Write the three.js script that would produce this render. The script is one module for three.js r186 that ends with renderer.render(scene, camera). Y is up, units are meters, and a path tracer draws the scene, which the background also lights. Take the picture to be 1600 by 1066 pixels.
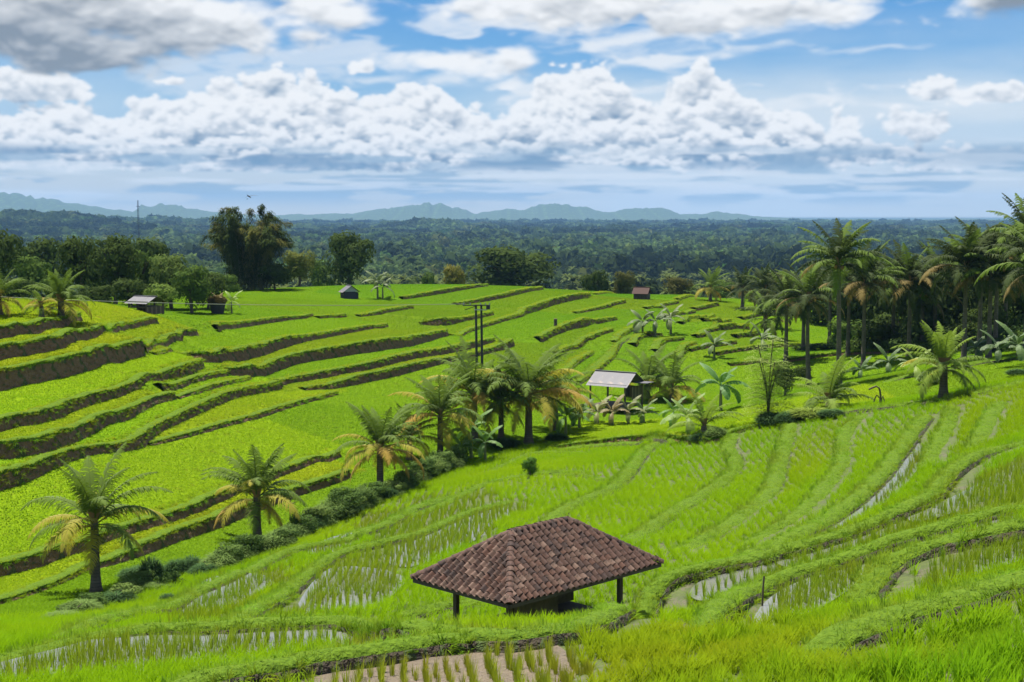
import * as THREE from 'three';
import { mergeGeometries } from 'three/addons/utils/BufferGeometryUtils.js';

// ---------- camera, sky, sun, exposure ----------
const EYE = 15, F = 2200, PITCH = Math.atan(193 / 2200);
const scene = new THREE.Scene();
const camera = new THREE.PerspectiveCamera(2 * Math.atan(533 / F) * 180 / Math.PI, 1600 / 1066, 0.5, 60000);
camera.position.set(0, EYE, 0);
camera.rotation.set(-PITCH, 0, 0);
const renderer = new THREE.WebGLRenderer({ antialias: true });
renderer.toneMapping = THREE.LinearToneMapping;
const EXPOSURE = 1.9;
renderer.toneMappingExposure = EXPOSURE;
renderer.shadowMap.enabled = true;
const SUN_AZ = -0.42, SUN_EL = 1.03;          // ahead and to the left of the view, high
const sunDir = new THREE.Vector3(Math.sin(SUN_AZ) * Math.cos(SUN_EL), Math.sin(SUN_EL), -Math.cos(SUN_AZ) * Math.cos(SUN_EL));
const sun = new THREE.DirectionalLight(new THREE.Color(1, 0.95, 0.86), 5);
sun.position.copy(sunDir).multiplyScalar(300); sun.target.position.set(0, 0, -100);
sun.castShadow = true; sun.shadow.radius = 1; sun.shadow.mapSize.set(4096, 4096);
Object.assign(sun.shadow.camera, { left: -160, right: 160, top: 160, bottom: -160, near: 10, far: 700 });
scene.add(sun, sun.target);
scene.fog = new THREE.FogExp2(new THREE.Color(0.3, 0.58, 0.95), 0.72e-4);

// ---------- small tools ----------
function rng(seed) { let a = seed >>> 0; return () => { a = (a + 0x6d2b79f5) | 0; let t = Math.imul(a ^ (a >>> 15), 1 | a); t = (t + Math.imul(t ^ (t >>> 7), 61 | t)) ^ t; return ((t ^ (t >>> 14)) >>> 0) / 4294967296; }; }
const clamp = (x, a, b) => x < a ? a : x > b ? b : x, lerp = (a, b, t) => a + (b - a) * t;
const sstep = (a, b, x) => { const t = clamp((x - a) / (b - a), 0, 1); return t * t * (3 - 2 * t); };
const hash2 = (x, y, s) => { let h = Math.imul(x, 374761393) + Math.imul(y, 668265263) + Math.imul(s, 1442695041) | 0; h = Math.imul(h ^ (h >>> 13), 1274126177); h = Math.imul(h ^ (h >>> 15), 2246822519); return ((h ^ (h >>> 16)) >>> 0) / 4294967296; };
function vnoise(x, y, s) {
  const ix = Math.floor(x), iy = Math.floor(y), fx = x - ix, fy = y - iy, u = fx * fx * fx * (fx * (fx * 6 - 15) + 10), v = fy * fy * fy * (fy * (fy * 6 - 15) + 10);
  return lerp(lerp(hash2(ix, iy, s), hash2(ix + 1, iy, s), u), lerp(hash2(ix, iy + 1, s), hash2(ix + 1, iy + 1, s), u), v);
}
function fbm(x, y, s, n) { let a = 0.5, t = 0, w = 0; for (let i = 0; i < n; i++) { t += a * vnoise(x, y, s + i * 7); w += a; a *= 0.5; x = x * 2.03 + 11.3; y = y * 2.03 + 5.7; } return t / w; }
function worley(x, y, s) {                       // 1 at a cell's centre, 0 between cells
  const ix = Math.floor(x), iy = Math.floor(y); let m = 9;
  for (let j = -1; j < 2; j++) for (let i = -1; i < 2; i++) {
    const dx = ix + i + hash2(ix + i, iy + j, s) - x, dy = iy + j + hash2(ix + i, iy + j, s + 31) - y, d = dx * dx + dy * dy;
    if (d < m) m = d;
  }
  return 1 - Math.min(1, Math.sqrt(m));
}
const billow = (x, y, s) => 0.55 * worley(x, y, s) + 0.28 * worley(x * 2.1 + 3.1, y * 2.1, s + 3) + 0.17 * worley(x * 4.3, y * 4.3 + 1.7, s + 5);
const toLin = (c) => c <= 0.04045 ? c / 12.92 : Math.pow((c + 0.055) / 1.055, 2.4);
const lin = (r, g, b) => [toLin(r / 255), toLin(g / 255), toLin(b / 255)];
// a direction of the photograph as a world point at the forward distance d
const CP = Math.cos(PITCH), SP = Math.sin(PITCH);
function ray(px, py) { const u = (px - 800) / F, v = -(py - 533) / F, k = CP + v * SP; return [u / k, (v * CP - SP) / k]; }   // [x, y] per metre forward
function at(px, py, d) { const [a, b] = ray(px, py); return new THREE.Vector3(a * d, EYE + b * d, -d); }
function toPx(x, y, z) { const dy = y - EYE, w = -z * CP - dy * SP; return [800 + F * x / w, 533 - F * (dy * CP - z * SP) / w * 1]; }
// ---------- sky: air and clouds by direction (degrees round from straight ahead, degrees up) ----------
const azOf = (px) => Math.atan((px - 800) / 2215) * 180 / Math.PI, elOf = (py) => (340 - py) / 38.4;
const TOPS = [[-900, 200], [-500, 150], [-200, 190], [0, 186], [60, 176], [130, 172], [180, 188], [210, 172], [250, 160], [300, 146], [345, 136], [390, 132], [432, 112], [465, 136], [490, 114], [530, 144], [565, 162], [600, 150], [640, 134], [690, 146], [740, 176], [785, 190], [822, 150], [850, 124], [895, 106], [950, 110], [985, 142], [1015, 172], [1045, 138], [1090, 108], [1125, 120], [1160, 156], [1195, 180], [1240, 174], [1285, 205], [1320, 196], [1350, 232], [1420, 238], [1500, 246], [1600, 242], [1900, 170], [2300, 200], [2700, 160]].map(([x, y]) => [azOf(x), elOf(y)]);
function profile(list, x) { if (x <= list[0][0]) return list[0][1]; for (let i = 1; i < list.length; i++) if (x < list[i][0]) { const a = list[i - 1], b = list[i]; return lerp(a[1], b[1], (x - a[0]) / (b[0] - a[0])); } return list[list.length - 1][1]; }
const HEAPS = [[1425, 206, 46, 27], [1462, 148, 36, 24], [1545, 160, 62, 15], [40, 152, 95, 26], [572, 110, 24, 13], [320, 240, 40, 18], [268, 138, 26, 7], [1660, 190, 60, 24], [-120, 170, 90, 30], [1312, 208, 24, 36]].map(([x, y, w, h]) => [azOf(x), elOf(y), w / 38.4, h / 38.4]);
// big near clouds above: x, y, half width, half height (photo pixels), weight
const BIG = [[-60, 40, 300, 95, 1.15], [250, 30, 210, 85, 1.1], [330, 62, 120, 52, 0.9], [60, 95, 260, 40, 1], [520, 10, 240, 52, 1.0], [900, 22, 230, 52, 1.05], [1080, 40, 190, 40, 0.9], [1230, 30, 260, 26, 0.8], [1350, 20, 130, 18, 0.6], [760, 20, 160, 40, 0.9], [1560, 20, 120, 62, 1.1], [1680, 0, 200, 90, 1.1], [710, 98, 95, 22, 0.62], [800, 100, 60, 30, 0.55], [640, 45, 40, 25, 0.5], [490, 65, 40, 26, 0.5], [1440, 60, 30, 40, 0.35], [300, -120, 500, 80, 1], [1000, -150, 600, 90, 0.9], [-500, 0, 300, 130, 1], [2100, -40, 350, 110, 1], [-1000, -100, 420, 130, 1], [2700, -60, 420, 120, 1]].map(([x, y, w, h, k]) => [azOf(x), elOf(y), w / 38.4, h / 38.4, k]);
const BASES = [2.5, 2.45, 2.4, 2.3, 2.1, 1.95], RISE = [1, 0.8, 0.56, 0.34, 0, 0];
function beltDensity(x, y, k) {                     // k = 0 the rearmost bank ... 5 the nearest, lowest one; returns [density, billow]
  const q = 0.16 * (fbm(x * 3.1, y * 3.6, 61 + k, 3) - 0.5), wx = x + 0.5 * (fbm(x * 0.8, y * 0.9, 71 + k, 4) - 0.5) + q, wy = y + 0.4 * (fbm(x * 0.8 + 40, y * 0.9, 75 + k, 4) - 0.5) - q;
  const b = billow(wx * (0.8 + 0.12 * k) + k * 17, wy * (1.05 + 0.12 * k), 5 + k * 9);
  if (k < 4) {
    const shift = k * 0.7 * Math.sin(k * 4.1), top = profile(TOPS, x + shift), keep = k ? 0.9 * (fbm(x * 0.4 + k * 23, 1.5, 87 + k, 3) - 0.5) : 0, lift = 2.4 + (top - 2.4) * RISE[k] + keep;
    let d = Math.min((lift - y) * 0.8, (y - BASES[k]) * 2 + 0.3) + (b - 0.52) * 1.2;
    if (k === 0) for (const [hx, hy, hw, hh] of HEAPS) { const ux = (x - hx) / hw, uy = (y - hy) / hh; if (Math.abs(ux) < 2 && Math.abs(uy) < 2.4) d = Math.max(d, Math.min((1 - Math.hypot(ux, uy)) * 0.9, (uy + 0.75) * 1.1) * 0.75 + (b - 0.52) * 1.15 - 0.02); }
    return [d, b];
  }
  const top = 2.75 - 0.45 * (k - 4) + 1.5 * (fbm(x * 0.25 + k * 9, 3.3, 91 + k, 3) - 0.5) - (x > 12 ? 0.5 : 0);
  return [Math.min((top - y) * 0.9, (y - BASES[k]) * 2.4 + 0.3) + (b - 0.55) * 1.3, b];
}
function bigDensity(x, y) {
  const n = fbm(x * 0.3 + 0.5 * fbm(x * 0.5, y, 139, 3), y * 0.66, 131, 7), b = billow(x * 0.5 + n, y * 0.95 + n, 137);
  let s = -0.55;
  for (const [cx, cy, w, h, k] of BIG) { const ux = (x - cx) / w, uy = (y - cy) / h, r = ux * ux + uy * uy; if (r < 2.2) s = Math.max(s, k * (1 - Math.sqrt(r)) - 0.12); }
  if (y > 9.5) s = Math.max(s, 1.5 * (fbm(x * 0.045, y * 0.07, 141, 4) - 0.52) * sstep(9.5, 13, y));
  return [s + (n - 0.5) * 1.9 + (b - 0.5) * 0.55, b * 0.5 + n];
}
const LUT = (list, x) => { for (let i = 1; i < list.length; i++) if (x <= list[i][0] || i === list.length - 1) { const t = clamp((x - list[i - 1][0]) / (list[i][0] - list[i - 1][0]), 0, 1); return [0, 1, 2].map((c) => lerp(list[i - 1][1][c], list[i][1][c], t)); } };
const AIR = [[0, lin(224, 220, 206)], [1.2, lin(216, 219, 216)], [2.5, lin(192, 214, 232)], [4.5, lin(158, 198, 229)], [6.5, lin(118, 176, 226)], [9, lin(92, 158, 220)], [20, lin(72, 136, 206)], [45, lin(56, 112, 186)], [90, lin(44, 92, 164)]];
const SHADE = lin(124, 150, 176), WHITE = lin(250, 251, 252), GREY = lin(138, 149, 161);
function skyAt(x, y) {
  const c = LUT(AIR, y), mix = (col, a) => { for (let i = 0; i < 3; i++) c[i] = lerp(c[i], col[i], a); };
  // thin high veil, thicker towards the right
  const veil = sstep(0.35, 0.85, fbm(x * 0.11 + 3, y * 0.42, 151, 5)) * sstep(9.5, 2, y) * (0.35 + 0.5 * sstep(-8, 6, x)) + 0.42 * sstep(-4, 8, x) * sstep(6.4, 3.6, y);
  mix(lin(222, 232, 240), clamp(veil, 0, 0.85));
  if (y > 3) {          // torn wisps of high cloud
    const wq = fbm(x * 0.35 + 2, y * 0.8, 181, 3), w = fbm(x * 0.2 + 1.2 * wq, y * 0.95 + 0.9 * wq, 183, 6), f = sstep(0.52, 0.72, w) * sstep(3.4, 4.8, y) * (0.55 + 0.35 * sstep(-10, 4, x));
    mix(lin(240, 244, 248), clamp(f, 0, 0.9));
  }
  if (y < 13) {
    for (let k = 0; k < 6; k++) {
      const [d, b] = beltDensity(x, y, k);
      if (d <= 0) continue;
      let tau = 0, rel = 0;
      for (const [s, w] of [[0.09, 0.9], [0.24, 1], [0.55, 1.2], [1.0, 1.1]]) { const [e, f] = beltDensity(x - s * 0.35, y + s, k); tau += w * clamp(e * 1.5, 0, 1); if (s < 0.3) rel += b - f; }
      const low = sstep(3.5, 2.3, y), light = Math.exp(-tau * (0.3 + 0.62 * low)), v = 1.25 * Math.pow(light, 0.75) + 0.85 * rel - 0.16 + 0.3 * (fbm(x * 0.5 + k * 5, y * 0.9, 49, 3) - 0.5);
      const col = [0, 1, 2].map((i) => lerp(SHADE[i], WHITE[i], clamp(v, 0, 1)));
      mix(col, sstep(0, 0.14, d) * (k > 3 ? 0.85 : 0.96));
    }
    // rows of flat clouds low over the horizon
    const n = fbm(x * 0.36, y * 2.6, 161, 5), g = fbm(x * 0.22 + 9, y * 3.4, 167, 4), band = sstep(0.25, 1.0, y) * sstep(3.2, 2.3, y);
    mix(lin(150, 178, 202), band * sstep(0.46, 0.6, n) * 0.8);
    mix(lin(236, 241, 245), band * sstep(0.52, 0.64, g) * 0.7);
    mix(lin(112, 146, 178), sstep(1.75, 2.15, y) * sstep(2.95, 2.5, y) * sstep(0.43, 0.56, fbm(x * 0.22, y * 1.5, 171, 5)) * (0.85 - 0.5 * sstep(5, 13, x)));
  }
  if (y > 4.5) {
    const [d, b] = bigDensity(x, y);
    if (d > 0) {
      let tau = 0, rel = 0; const q = y > 14 ? 2 : 1;
      for (const [s, w] of [[0.2, 0.8], [0.5, 1], [1.0, 1.1], [1.8, 1]]) { const [e, f] = bigDensity(x - s * q * 0.3, y + s * q); tau += w * clamp(e * 1.1, 0, 1); if (s < 0.6) rel += b - f; }
      const left = sstep(-8, -16, x) * 0.16 + sstep(15, 19, x) * 0.22, light = Math.exp(-tau * (0.3 + left));
      const v = 1.2 * Math.pow(light, 0.75) - 0.06 - left * 1.25 + 0.7 * rel + 0.55 * (fbm(x * 0.5, y * 0.9, 177, 4) - 0.5), hide = sstep(0, 0.5, d);
      mix([0, 1, 2].map((i) => lerp(GREY[i], WHITE[i], clamp(v, 0, 1))), hide * 0.97);
    }
  }
  return c;
}
{
  const W = 4096, H = 3072, data = new Float32Array(W * H * 4), cw = 512, ch = 256, coarse = new Float32Array(cw * ch * 3);
  const azEl = (i, j, w, h) => { let a = ((i + 0.5) / w) * 360 - 180 + 90; if (a > 180) a -= 360; return [a, ((j + 0.5) / h) * 180 - 90]; };   // u = 0.25 looks straight ahead (-z)
  for (let j = ch / 2; j < ch; j++) for (let i = 0; i < cw; i++) { const [x, y] = azEl(i, j, cw, ch), c = skyAt(x, y); coarse.set(c, (j * cw + i) * 3); }
  for (let j = 0; j < H; j++) {
    for (let i = 0; i < W; i++) {
      const o = (j * W + i) * 4, [x, y] = azEl(i, j, W, H); let c;
      if (y < 0) c = [0.11, 0.15, 0.1];
      else if (Math.abs(x) < 23 && y < 11) c = skyAt(x, y);
      else {
        const gx = (i + 0.5) / W * cw - 0.5, gy = Math.max(ch / 2, (j + 0.5) / H * ch - 0.5), x0 = Math.floor(gx), y0 = Math.floor(gy), fx = gx - x0, fy = gy - y0, p = (a, b) => ((Math.min(b, ch - 1)) * cw + ((a + cw) % cw)) * 3;
        const A = p(x0, y0), B = p(x0 + 1, y0), C = p(x0, y0 + 1), D = p(x0 + 1, y0 + 1);
        c = [0, 1, 2].map((k) => lerp(lerp(coarse[A + k], coarse[B + k], fx), lerp(coarse[C + k], coarse[D + k], fx), fy));
      }
      for (let k = 0; k < 3; k++) data[o + k] = c[k] / EXPOSURE;
      data[o + 3] = 1;
    }
  }
  const t = new THREE.DataTexture(data, W, H, THREE.RGBAFormat, THREE.FloatType);
  t.mapping = THREE.EquirectangularReflectionMapping; t.magFilter = THREE.LinearFilter; t.needsUpdate = true;
  scene.background = t; scene.environment = t;
}
// ---------- the lie of the land: a smooth surface through known points, then steps, pads and bunds ----------
const KNOWN = [   // photo x, y, metres ahead
  [100, 925, 53], [100, 850, 60], [100, 740, 68], [100, 690, 73], [100, 640, 79], [100, 570, 86], [100, 530, 92], [100, 490, 98], [0, 900, 56], [0, 850, 60], [0, 740, 67], [0, 640, 77], [0, 560, 84], [0, 500, 92], [0, 470, 101],
  [228, 490, 108], [350, 830, 68], [350, 700, 80], [350, 600, 97], [350, 560, 107], [350, 510, 125], [350, 470, 150], [600, 750, 80], [600, 650, 93], [600, 570, 112], [600, 520, 135], [600, 470, 178], [600, 446, 212], [400, 455, 185],
  [800, 690, 92], [800, 600, 110], [800, 540, 135], [800, 490, 165], [800, 450, 215], [950, 640, 106], [950, 560, 135], [950, 500, 165], [950, 460, 205], [1100, 620, 112], [1100, 560, 135], [1100, 520, 155], [1100, 480, 190], [1250, 600, 120], [1250, 540, 150], [1250, 500, 185],
  [150, 928, 52], [402, 845, 66], [595, 770, 78], [688, 720, 86], [1480, 625, 88], [1600, 590, 70], [1240, 645, 78], [1100, 672, 80], [1000, 690, 84], [870, 700, 88],
  [1600, 700, 48], [1400, 700, 58], [1600, 800, 32], [1600, 900, 24.5], [1600, 1000, 19.5], [1600, 1066, 17.5], [1300, 1066, 18.5], [800, 1066, 20], [400, 1066, 21.5], [0, 1066, 23], [1300, 830, 40], [1300, 950, 28], [1000, 950, 29], [1000, 1000, 25.3], [1100, 880, 38], [1000, 800, 52], [1000, 740, 66], [1200, 720, 64],
  [700, 800, 62], [700, 760, 74], [500, 850, 58], [450, 890, 50], [350, 950, 41], [600, 950, 35], [620, 880, 46.5], [250, 1000, 29.6], [120, 1005, 28.5], [500, 985, 30], [700, 985, 29.4], [860, 975, 29.6], [300, 895, 57.5], [150, 960, 47], [0, 960, 46.5], [0, 1010, 28],
  [1400, 600, 95], [1550, 570, 97], [1500, 545, 124], [1600, 540, 118], [1350, 560, 126], [1200, 470, 215], [1450, 500, 190],
].map(([x, y, d]) => at(x, y, d));
for (const [x, y, z] of [[0, -2, 6], [0, -2.2, 0], [0, -3.4, -5], [0, -5.2, -11], [12, -4.4, -10], [-14, -6.5, -10], [40, -2, -10], [-40, -9, -10], [45, -3, -50], [60, -7, -90], [-50, -7.5, -110], [-60, -9, -60], [-45, -8.5, -130], [70, -10.5, -120], [85, -13, -180], [-75, -13, -190], [0, -18, -245], [-60, -16, -240], [60, -20, -245], [0, -2, 40], [-40, -6, 40], [40, 0, 40], [110, -8, -100], [-110, -6, -100], [0.5, -10.35, -33.5], [-1.6, -10.35, -33.3], [2.6, -10.35, -35]]) KNOWN.push(new THREE.Vector3(x, y + EYE, z));
const kernel = (r2) => r2 < 1e-9 ? 0 : 0.5 * r2 * Math.log(r2);
const spline = (() => {
  const n = KNOWN.length, N = n + 3, A = [];
  for (let i = 0; i < N; i++) { A.push(new Float64Array(N + 1)); }
  const S = 0.02;
  for (let i = 0; i < n; i++) {
    for (let j = 0; j < n; j++) A[i][j] = kernel(((KNOWN[i].x - KNOWN[j].x) ** 2 + (KNOWN[i].z - KNOWN[j].z) ** 2) * S * S) + (i === j ? 0.003 : 0);
    A[i][n] = A[n][i] = 1; A[i][n + 1] = A[n + 1][i] = KNOWN[i].x * S; A[i][n + 2] = A[n + 2][i] = KNOWN[i].z * S; A[i][N] = KNOWN[i].y;
  }
  for (let c = 0; c < N; c++) {
    let p = c; for (let r = c + 1; r < N; r++) if (Math.abs(A[r][c]) > Math.abs(A[p][c])) p = r;
    [A[c], A[p]] = [A[p], A[c]];
    for (let r = c + 1; r < N; r++) { const f = A[r][c] / A[c][c]; if (f) for (let k = c; k <= N; k++) A[r][k] -= f * A[c][k]; }
  }
  const w = new Float64Array(N);
  for (let r = N - 1; r >= 0; r--) { let s = A[r][N]; for (let k = r + 1; k < N; k++) s -= A[r][k] * w[k]; w[r] = s / A[r][r]; }
  return (x, z) => { let s = w[n] + w[n + 1] * x * S + w[n + 2] * z * S; for (let i = 0; i < n; i++) s += w[i] * kernel(((x - KNOWN[i].x) ** 2 + (z - KNOWN[i].z) ** 2) * S * S); return s; };
})();
const X0 = -105, X1 = 105, Z0 = -238, Z1 = 24, CELL = 1;     // the smooth surface, sampled once a metre
const BW = Math.round((X1 - X0) / CELL) + 1, BH = Math.round((Z1 - Z0) / CELL) + 1, baseGrid = new Float32Array(BW * BH);
for (let j = 0; j < BH; j++) for (let i = 0; i < BW; i++) baseGrid[j * BW + i] = spline(X0 + i * CELL, Z0 + j * CELL);
function base(x, z) { const gx = clamp((x - X0) / CELL, 0, BW - 1.001), gz = clamp((z - Z0) / CELL, 0, BH - 1.001), i = Math.floor(gx), j = Math.floor(gz), u = gx - i, v = gz - j, o = j * BW + i; return lerp(lerp(baseGrid[o], baseGrid[o + 1], u), lerp(baseGrid[o + BW], baseGrid[o + BW + 1], u), v); }
const steps = [], pads = [];
function nearestOn(line, x, z) {     // [distance, signed (positive on the far side), index, t, overshoot past an end]
  let best = [1e9, 0, 0, 0, 0];
  for (let i = 0; i + 1 < line.length; i++) {
    const a = line[i], b = line[i + 1], dx = b.x - a.x, dz = b.z - a.z, L2 = dx * dx + dz * dz, q = ((x - a.x) * dx + (z - a.z) * dz) / L2, t = clamp(q, 0, 1), ex = x - a.x - dx * t, ez = z - a.z - dz * t, d = Math.hypot(ex, ez);
    if (d < best[0]) best = [d, (dz * (x - a.x) - dx * (z - a.z)) > 0 ? d : -d, i, t, (i === 0 && q < 0) ? -q * Math.sqrt(L2) : (i + 2 === line.length && q > 1) ? (q - 1) * Math.sqrt(L2) : 0];
  }
  return best;
}
const WIDE = 11;
function height(x, z) {
  let y = base(x, z);
  for (const e of steps) {
    if (x < e.lo[0] || x > e.hi[0] || z < e.lo[1] || z > e.hi[1]) continue;
    const [d, s, i, t, over] = nearestOn(e.line, x, z);
    if (s <= 0.25 || d > e.wide || over > 1.2) continue;
    y += lerp(e.rise[i], e.rise[i + 1], t) * (1 - d / e.wide) * sstep(0.25, 0.55, s) * (1 - over / 1.2);
  }
  for (const p of pads) {
    if (x < p.lo[0] || x > p.hi[0] || z < p.lo[1] || z > p.hi[1]) continue;
    const inside = within(p.poly, x, z), d = edgeDistance(p.poly, x, z), k = inside ? 1 : 1 - d / p.soft;
    if (k > 0) y = lerp(y, p.level(x, z) - p.sink, k * k * (3 - 2 * k));
  }
  return y;
}
function within(poly, x, z) { let c = false; for (let i = 0, j = poly.length - 1; i < poly.length; j = i++) { const a = poly[i], b = poly[j]; if ((a.z > z) !== (b.z > z) && x < (b.x - a.x) * (z - a.z) / (b.z - a.z) + a.x) c = !c; } return c; }
function edgeDistance(poly, x, z) { return nearestOn([...poly, poly[0]], x, z)[0]; }
// where the line of sight towards a point of the photograph meets the land, lifted by up
function land(px, py, up = 0) {
  const [a, b] = ray(px, py); let d = 12, step = 0.5, was = 12;
  const gap = (q) => EYE + b * q - height(a * q, -q) - up;
  while (d < 230 && gap(d) > 0) { was = d; d += step; if (d > 80) step = 0.8; }
  for (let k = 0; k < 12; k++) { const m = (was + d) / 2; if (gap(m) > 0) was = m; else d = m; }
  return new THREE.Vector3(a * d, EYE + b * d, -d);
}
function resample(pts, vals, step) {
  const L = [0]; for (let i = 1; i < pts.length; i++) L.push(L[i - 1] + Math.hypot(pts[i].x - pts[i - 1].x, pts[i].z - pts[i - 1].z));
  const n = Math.max(2, Math.ceil(L[L.length - 1] / step)), curve = [], out = [];
  const c = new THREE.CatmullRomCurve3(pts, false, 'centripetal');
  for (let k = 0; k <= n; k++) {
    const s = L[L.length - 1] * k / n; let i = 0; while (i < L.length - 2 && L[i + 1] < s) i++;
    const t = clamp((s - L[i]) / (L[i + 1] - L[i]), 0, 1);
    curve.push(c.getPoint((i + t) / (pts.length - 1))); out.push(vals.map((v) => lerp(v[i], v[i + 1], t)));
  }
  return [curve, out];
}
function bounds(e, m) { e.lo = [Math.min(...e.line.map((p) => p.x)) - m, Math.min(...e.line.map((p) => p.z)) - m]; e.hi = [Math.max(...e.line.map((p) => p.x)) + m, Math.max(...e.line.map((p) => p.z)) + m]; }
function stepEdge(kind, rows, outLeft = 0) {      // rows: photo x, y of the foot and the height in photo pixels
  const pts = rows.map(([x, y]) => land(x, y)), rise = rows.map(([, , h], i) => h * -pts[i].z / F * 1.02);
  if (outLeft) { const d = pts[0].clone().sub(pts[1]).setY(0).normalize(); pts.unshift(pts[0].clone().addScaledVector(d, outLeft)); rise.unshift(rise[0]); }
  const [line, r] = resample(pts, [rise], 0.6), e = { kind, line, rise: r.map((q) => q[0]), wide: WIDE };
  const g = rng(steps.length * 77 + 5);
  for (let i = 0; i < line.length; i++) e.rise[i] *= 0.92 + 0.16 * g();
  bounds(e, WIDE + 1); steps.push(e);
}
// banks of the far hillside, nearest first
stepEdge('grass', [[0, 944, 6], [69, 921, 6], [141, 886, 5]], 12);
stepEdge('earth', [[142, 890, 5], [189, 877, 10], [236, 860, 16], [338, 823, 17], [456, 776, 12], [545, 745, 10]]);
stepEdge('earth', [[0, 899, 20], [84, 874, 18], [135, 857, 14], [236, 822, 13], [338, 783, 11], [439, 742, 8], [530, 712, 6]], 12);
stepEdge('grass', [[0, 763, 26], [30, 754, 22], [84, 729, 18], [128, 712, 13], [190, 704, 11], [216, 698, 17], [243, 679, 11], [304, 651, 11], [371, 623, 11], [436, 609, 11]], 14);
stepEdge('earth', [[232, 696, 3], [338, 669, 5], [440, 640, 5], [526, 616, 3]]);
stepEdge('grass', [[277, 623, 2], [330, 607, 5], [390, 592, 3]]);
stepEdge('grass', [[0, 717, 25], [47, 709, 24], [101, 693, 22], [159, 665, 18], [192, 656, 15], [233, 634, 10], [272, 622, 8]], 14);
stepEdge('grass', [[250, 608, 7], [300, 598, 7], [355, 586, 7]]);
stepEdge('grass', [[0, 673, 17], [61, 661, 19], [135, 633, 15], [182, 619, 12], [236, 594, 9], [290, 583, 14], [315, 574, 12]], 14);
stepEdge('earth', [[475, 610, 3], [561, 599, 12], [636, 582, 11], [717, 563, 6], [764, 553, 6], [801, 545, 10]]);
stepEdge('earth', [[436, 600, 5], [460, 597, 8], [595, 572, 10], [747, 542, 8], [772, 535, 4]]);
stepEdge('earth', [[356, 586, 9], [388, 587, 16], [460, 569, 15], [595, 547, 17], [698, 525, 9]]);
stepEdge('earth', [[0, 608, 30], [68, 593, 29], [142, 574, 26], [221, 554, 22]], 16);
stepEdge('earth', [[238, 554, 2], [297, 558, 6], [320, 566, 15], [388, 559, 18], [449, 541, 14], [480, 533, 9], [540, 521, 7], [605, 511, 4]]);
stepEdge('earth', [[223, 543, 7], [263, 535, 10], [307, 524, 8]]);
stepEdge('earth', [[0, 561, 20], [78, 547, 20], [128, 532, 15], [149, 525, 11], [203, 512, 8], [245, 505, 7]], 16);
stepEdge('grass', [[842, 540, 8], [865, 530, 9], [899, 518, 11], [912, 514, 13], [925, 508, 7], [963, 501, 4]]);
stepEdge('grass', [[866, 559, 3], [909, 544, 6], [957, 528, 4]]);
stepEdge('grass', [[656, 509, 3], [690, 511, 12], [720, 506, 6], [770, 496, 5]]);
stepEdge('earth', [[338, 518, 10], [388, 510, 8], [439, 502, 6], [488, 496, 3]]);
stepEdge('earth', [[0, 528, 18], [66, 515, 16], [124, 500, 11]], 18);
stepEdge('grass', [[705, 525, 2], [754, 512, 4], [813, 495, 5], [822, 490, 9], [865, 478, 9], [912, 467, 8], [922, 462, 4]]);
stepEdge('earth', [[498, 498, 3], [540, 495, 4]]);
stepEdge('grass', [[561, 495, 2], [595, 491, 5], [645, 482, 4]]);
stepEdge('grass', [[899, 490, 2], [940, 483, 4], [977, 475, 4]]);
stepEdge('grass', [[713, 477, 3], [764, 470, 6], [805, 461, 6], [848, 453, 4]]);
stepEdge('grass', [[629, 468, 4], [696, 458, 6], [762, 447.6, 3]]);
stepEdge('grass', [[931, 461, 2], [977, 452, 3]]);
stepEdge('grass', [[1079, 554, 5], [1150, 541, 5]]);
stepEdge('grass', [[1101, 514, 7], [1142, 506, 7]]);
stepEdge('grass', [[1128, 521, 8], [1169, 515, 8]]);
stepEdge('grass', [[905, 600, 3], [940, 575, 5], [966, 548, 3]]);
stepEdge('grass', [[1160, 500, 4], [1196, 492, 5], [1230, 488, 3]]);
stepEdge('grass', [[1060, 470, 3], [1100, 463, 4]]);
stepEdge('grass', [[1140, 572, 4], [1200, 566, 4]]);
stepEdge('grass', [[1088, 530, 5], [1128, 520, 5]]);
stepEdge('grass', [[1150, 531, 6], [1186, 523, 6]]);
stepEdge('grass', [[962, 546, 4], [984, 526, 5], [1000, 513, 4]]);
stepEdge('grass', [[1040, 500, 4], [1086, 490, 4]]);
stepEdge('grass', [[1086, 486, 5], [1122, 478, 5]]);
stepEdge('grass', [[1010, 484, 3], [1060, 474, 4]]);
stepEdge('grass', [[880, 586, 3], [905, 566, 5], [926, 552, 3]]);
stepEdge('grass', [[1120, 556, 5], [1190, 545, 5], [1250, 541, 4]]);
stepEdge('grass', [[1230, 566, 4], [1310, 556, 5], [1390, 552, 4]]);
stepEdge('grass', [[1066, 507, 4], [1116, 495, 4]]);
stepEdge('grass', [[992, 549, 5], [1010, 529, 6], [1034, 525, 4]]);
stepEdge('grass', [[1026, 555, 5], [1044, 536, 6], [1068, 531, 4]]);
stepEdge('grass', [[1056, 562, 4], [1071, 546, 5], [1088, 538, 4]]);
function dropEdge(rows, fall, wide) {             // the land beyond this line lies lower by fall and comes back to the slope within wide
  const [line] = resample(rows.map(([x, y]) => land(x, y)), [], 0.8), e = { kind: 'drop', line, rise: line.map((_, i) => -fall * sstep(0, 0.15, i / line.length) * sstep(1, 0.85, i / line.length)), wide };
  bounds(e, wide + 1); drops.push(e);
}
const drops = [];
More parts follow.
